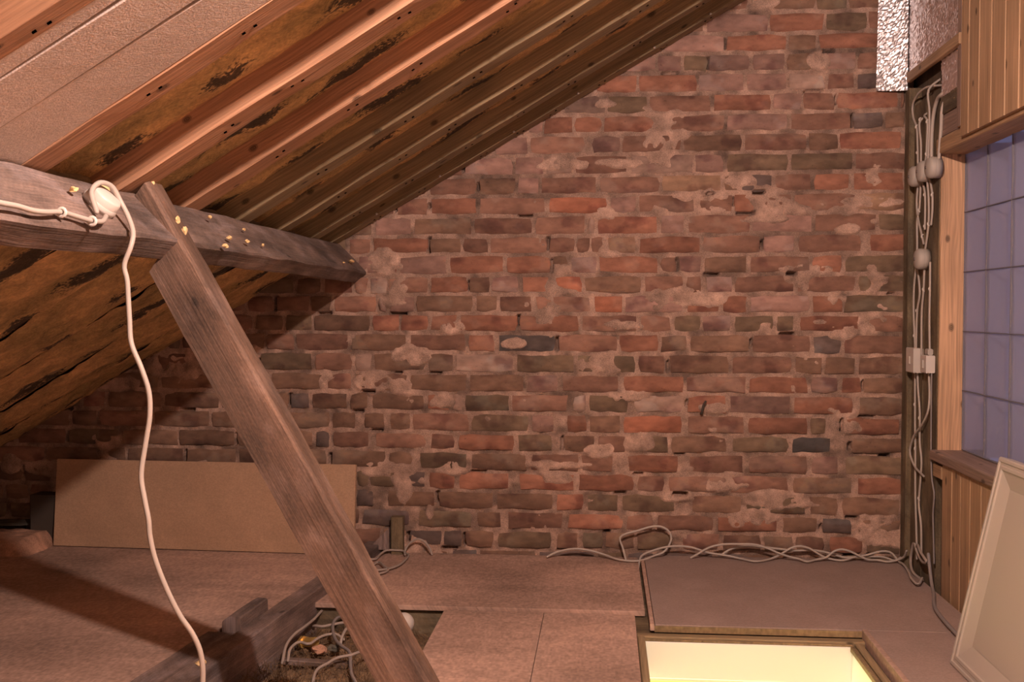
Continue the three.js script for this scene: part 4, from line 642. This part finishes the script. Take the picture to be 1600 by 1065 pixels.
// ---------------------------------------------------------------- foil insulation and its batten
function foilGrid(nu, nv, fn, seed) {
  const H = []; for (let j = 0; j <= nv; j++) for (let i = 0; i <= nu; i++) H.push(.0036 * (hash(i, j, seed) - .5) + .005 * (fbm(i * .12, j * .12, 2, seed + 1) - .5));
  return grid(nu, nv, (u, v) => fn(u, v, H[Math.round(v * nv) * (nu + 1) + Math.round(u * nu)])).toNonIndexed();
}
{
  const t = thing('foil_sheet', 'crinkled silver foil insulation folded round the corner of the brick wall', 'foil', [1.05, 1.76, .03]);
  const a = foilGrid(20, 110, (u, v, h) => [.997 + .106 * u + .012 * v * (1 - u), 1.762 + .006 * (1 - u) + .70 * v, .020 + h + .026 * u * u], 501); a.computeVertexNormals(); part(t, 'sheet', a, M.foil);
  const t2 = thing('foil_sheet', 'crinkled silver foil insulation above the short batten beside the cladding', 'foil', [1.1, 1.8, .34]);
  const b = foilGrid(90, 110, (u, v, h) => [1.106 + h, 1.80 + .68 * v, .04 + .56 * u], 503); b.computeVertexNormals(); part(t2, 'sheet', b, M.foil);
  const t3 = thing('foil_sheet', 'small flap of silver foil below the short batten beside the cladding', 'foil', [1.1, 1.66, .5]);
  const c = foilGrid(36, 22, (u, v, h) => [1.112 + h, 1.662 + .145 * v, .398 + .21 * u], 505); c.computeVertexNormals(); part(t3, 'sheet', c, M.foil);
  single('batten', 'short planed batten pinning the foil beside the cladding', 'batten', bar(1.091, 1.783, .075, 1.107, 1.818, .6255, .002), M.pine);
}
// ---------------------------------------------------------------- round white box and cables on the purlin
{
  const F = V(.7071, .7071, 0), D = V(.7071, -.7071, 0), c0 = V(-.978, 1.156, 2.035);
  const lathe = (pts) => { const g = new THREE.LatheGeometry(pts.map((p) => new THREE.Vector2(...p)), 36); return put(g, c0, D, F, D.clone().cross(F)); };
  const t = thing('ceiling_rose', 'white round cable box screwed to the face of the purlin', 'junction box', [-.978, 1.13, 2.035]);
  part(t, 'base', lathe([[0, 0], [.034, 0], [.036, .010], [.033, .016]]), M.plastic);
  part(t, 'cover', lathe([[.033, .016], [.032, .028], [.028, .033], [0, .034]]), M.plastic);
  single('cable', 'pale cable clipped along the face of the purlin', 'cable', cable([[-.915, 1.122, 2.72], [-.917, 1.121, 2.55], [-.918, 1.119, 2.443], [-.919, 1.119, 2.40], [-.917, 1.116, 2.366], [-.917, 1.117, 2.328], [-.923, 1.123, 2.261], [-.920, 1.120, 2.225], [-.915, 1.116, 2.175], [-.918, 1.118, 2.135], [-.935, 1.132, 2.085]], .0048), M.cable);
  for (const [x, y, z, k] of [[-.921, 1.122, 2.268, 'beside the round box'], [-.914, 1.115, 2.178, 'under the round box']]) { const g = new THREE.TorusGeometry(.007, .0034, 6, 12); put(g, V(x, y, z), F, D, F.clone().cross(D)); single('cable_clip', `small white cable clip on the purlin ${k}`, 'clip', g, M.plastic); }
  single('cable', 'pale cable looped over the round box and hanging down past the brace', 'cable', cable([[-0.948, 1.14, 2.095], [-0.965, 1.18, 2.08], [-0.962, 1.199, 2.055], [-0.955, 1.196, 2.02], [-0.945, 1.168, 2.005], [-0.927, 1.135, 2.008], [-0.914, 1.105, 2.018], [-0.913, 1.08, 2.03], [-0.926, 1.042, 2.032], [-0.921, 1.015, 2.031], [-0.919, 0.98, 2.031], [-0.916, 0.938, 2.033], [-0.911, 0.893, 2.037], [-0.887, 0.843, 2.045], [-0.873, 0.798, 2.045], [-0.871, 0.753, 2.047], [-0.879, 0.7, 2.049], [-0.886, 0.638, 2.054], [-0.877, 0.592, 2.059], [-0.868, 0.555, 2.063], [-0.866, 0.527, 2.063], [-0.856, 0.481, 2.063], [-0.832, 0.42, 2.063], [-0.807, 0.372, 2.063], [-0.783, 0.338, 2.063], [-0.768, 0.303, 2.063], [-0.764, 0.246, 2.063], [-0.78, 0.16, 2.07], [-0.82, 0.06, 2.09], [-0.93, 0.062, 2.1], [-1.06, 0.058, 2.12]], .0052, 6), M.cable);
}
// ---------------------------------------------------------------- white panelled hatch lid leaning by the cladding
{
  const t = thing('hatch_lid', 'white panelled hatch lid leaning against the pine sill', 'hatch lid', [.93, 0, 1.5]);
  const o = V(.912, .021, 1.155), up = V(.2125, .977, 0), out = V(-.977, .2125, 0), w = .74, h = .565, th = .034;
  const at = (a, b, c) => { const p = o.clone().addScaledVector(Z, a).addScaledVector(up, b).addScaledVector(out, c); return [p.x, p.y, p.z]; };
  // concentric frame: steps of a moulded border, bevel, flat field
  const rings = [[0, -th], [0, -.004], [.004, 0], [.011, 0], [.013, -.003], [.020, -.003], [.022, -.001], [.030, -.001], [.033, -.005], [.038, -.007], [.074, -.018], [.078, -.0175]];
  const P = [], I = []; const corner = (r, c) => [[r, r], [w - r, r], [w - r, h - r], [r, h - r]].map(([a, b]) => at(a, b, c));
  const build = (list) => { const P = []; for (let i = 0; i + 1 < list.length; i++) { const A = corner(...list[i]), B = corner(...list[i + 1]); for (let k = 0; k < 4; k++) { const l = (k + 1) % 4; P.push(...A[k], ...B[k], ...B[l], ...A[k], ...B[l], ...A[l]); } } return P; };
  const mk = (P) => { const g = new THREE.BufferGeometry(); g.setAttribute('position', new THREE.Float32BufferAttribute(P, 3)); g.setAttribute('uv', new THREE.Float32BufferAttribute(new Float32Array(P.length / 3 * 2), 2)); g.computeVertexNormals(); return g; };
  const backC = corner(0, -th), fieldC = corner(.078, -.0175), quad = (q) => [...q[0], ...q[2], ...q[1], ...q[0], ...q[3], ...q[2]];
  part(t, 'frame', mk([...build(rings.slice(0, 10)), ...quad([backC[0], backC[3], backC[2], backC[1]])]), M.lid);
  part(t, 'panel', mk([...build(rings.slice(9)), ...quad(fieldC)]), M.lid);
}
// ---------------------------------------------------------------- bent nail in the wall, bare bulb between the rafters
single('wall_nail', 'dark bent nail sticking out of the brick wall', 'nail', cable([[.366, .563, -.005], [.366, .566, .022], [.367, .572, .030], [.372, .598, .034], [.380, .612, .034]], .0045), M.dark);
{
  const t = thing('bare_bulb', 'bare bulb in a batten holder under the rafters', 'lamp', [LAMP[0], LAMP[1], LAMP[2]]);
  const s = new THREE.SphereGeometry(.028, 20, 14); s.translate(...LAMP); part(t, 'bulb', s, M.bulb);
  const c = roof((LAMP[0] - .523) / .866 - .02, -.06, LAMP[2]);
  part(t, 'holder', beam(V(LAMP[0], LAMP[1], LAMP[2]).addScaledVector(EN, -.03), V(LAMP[0], LAMP[1], LAMP[2]).addScaledVector(EN, -.085), chamfer([[-.018, -.018], [.018, -.018], [.018, .018], [-.018, .018]], .006), Z), M.plastic);
}
renderer.render(scene, camera);
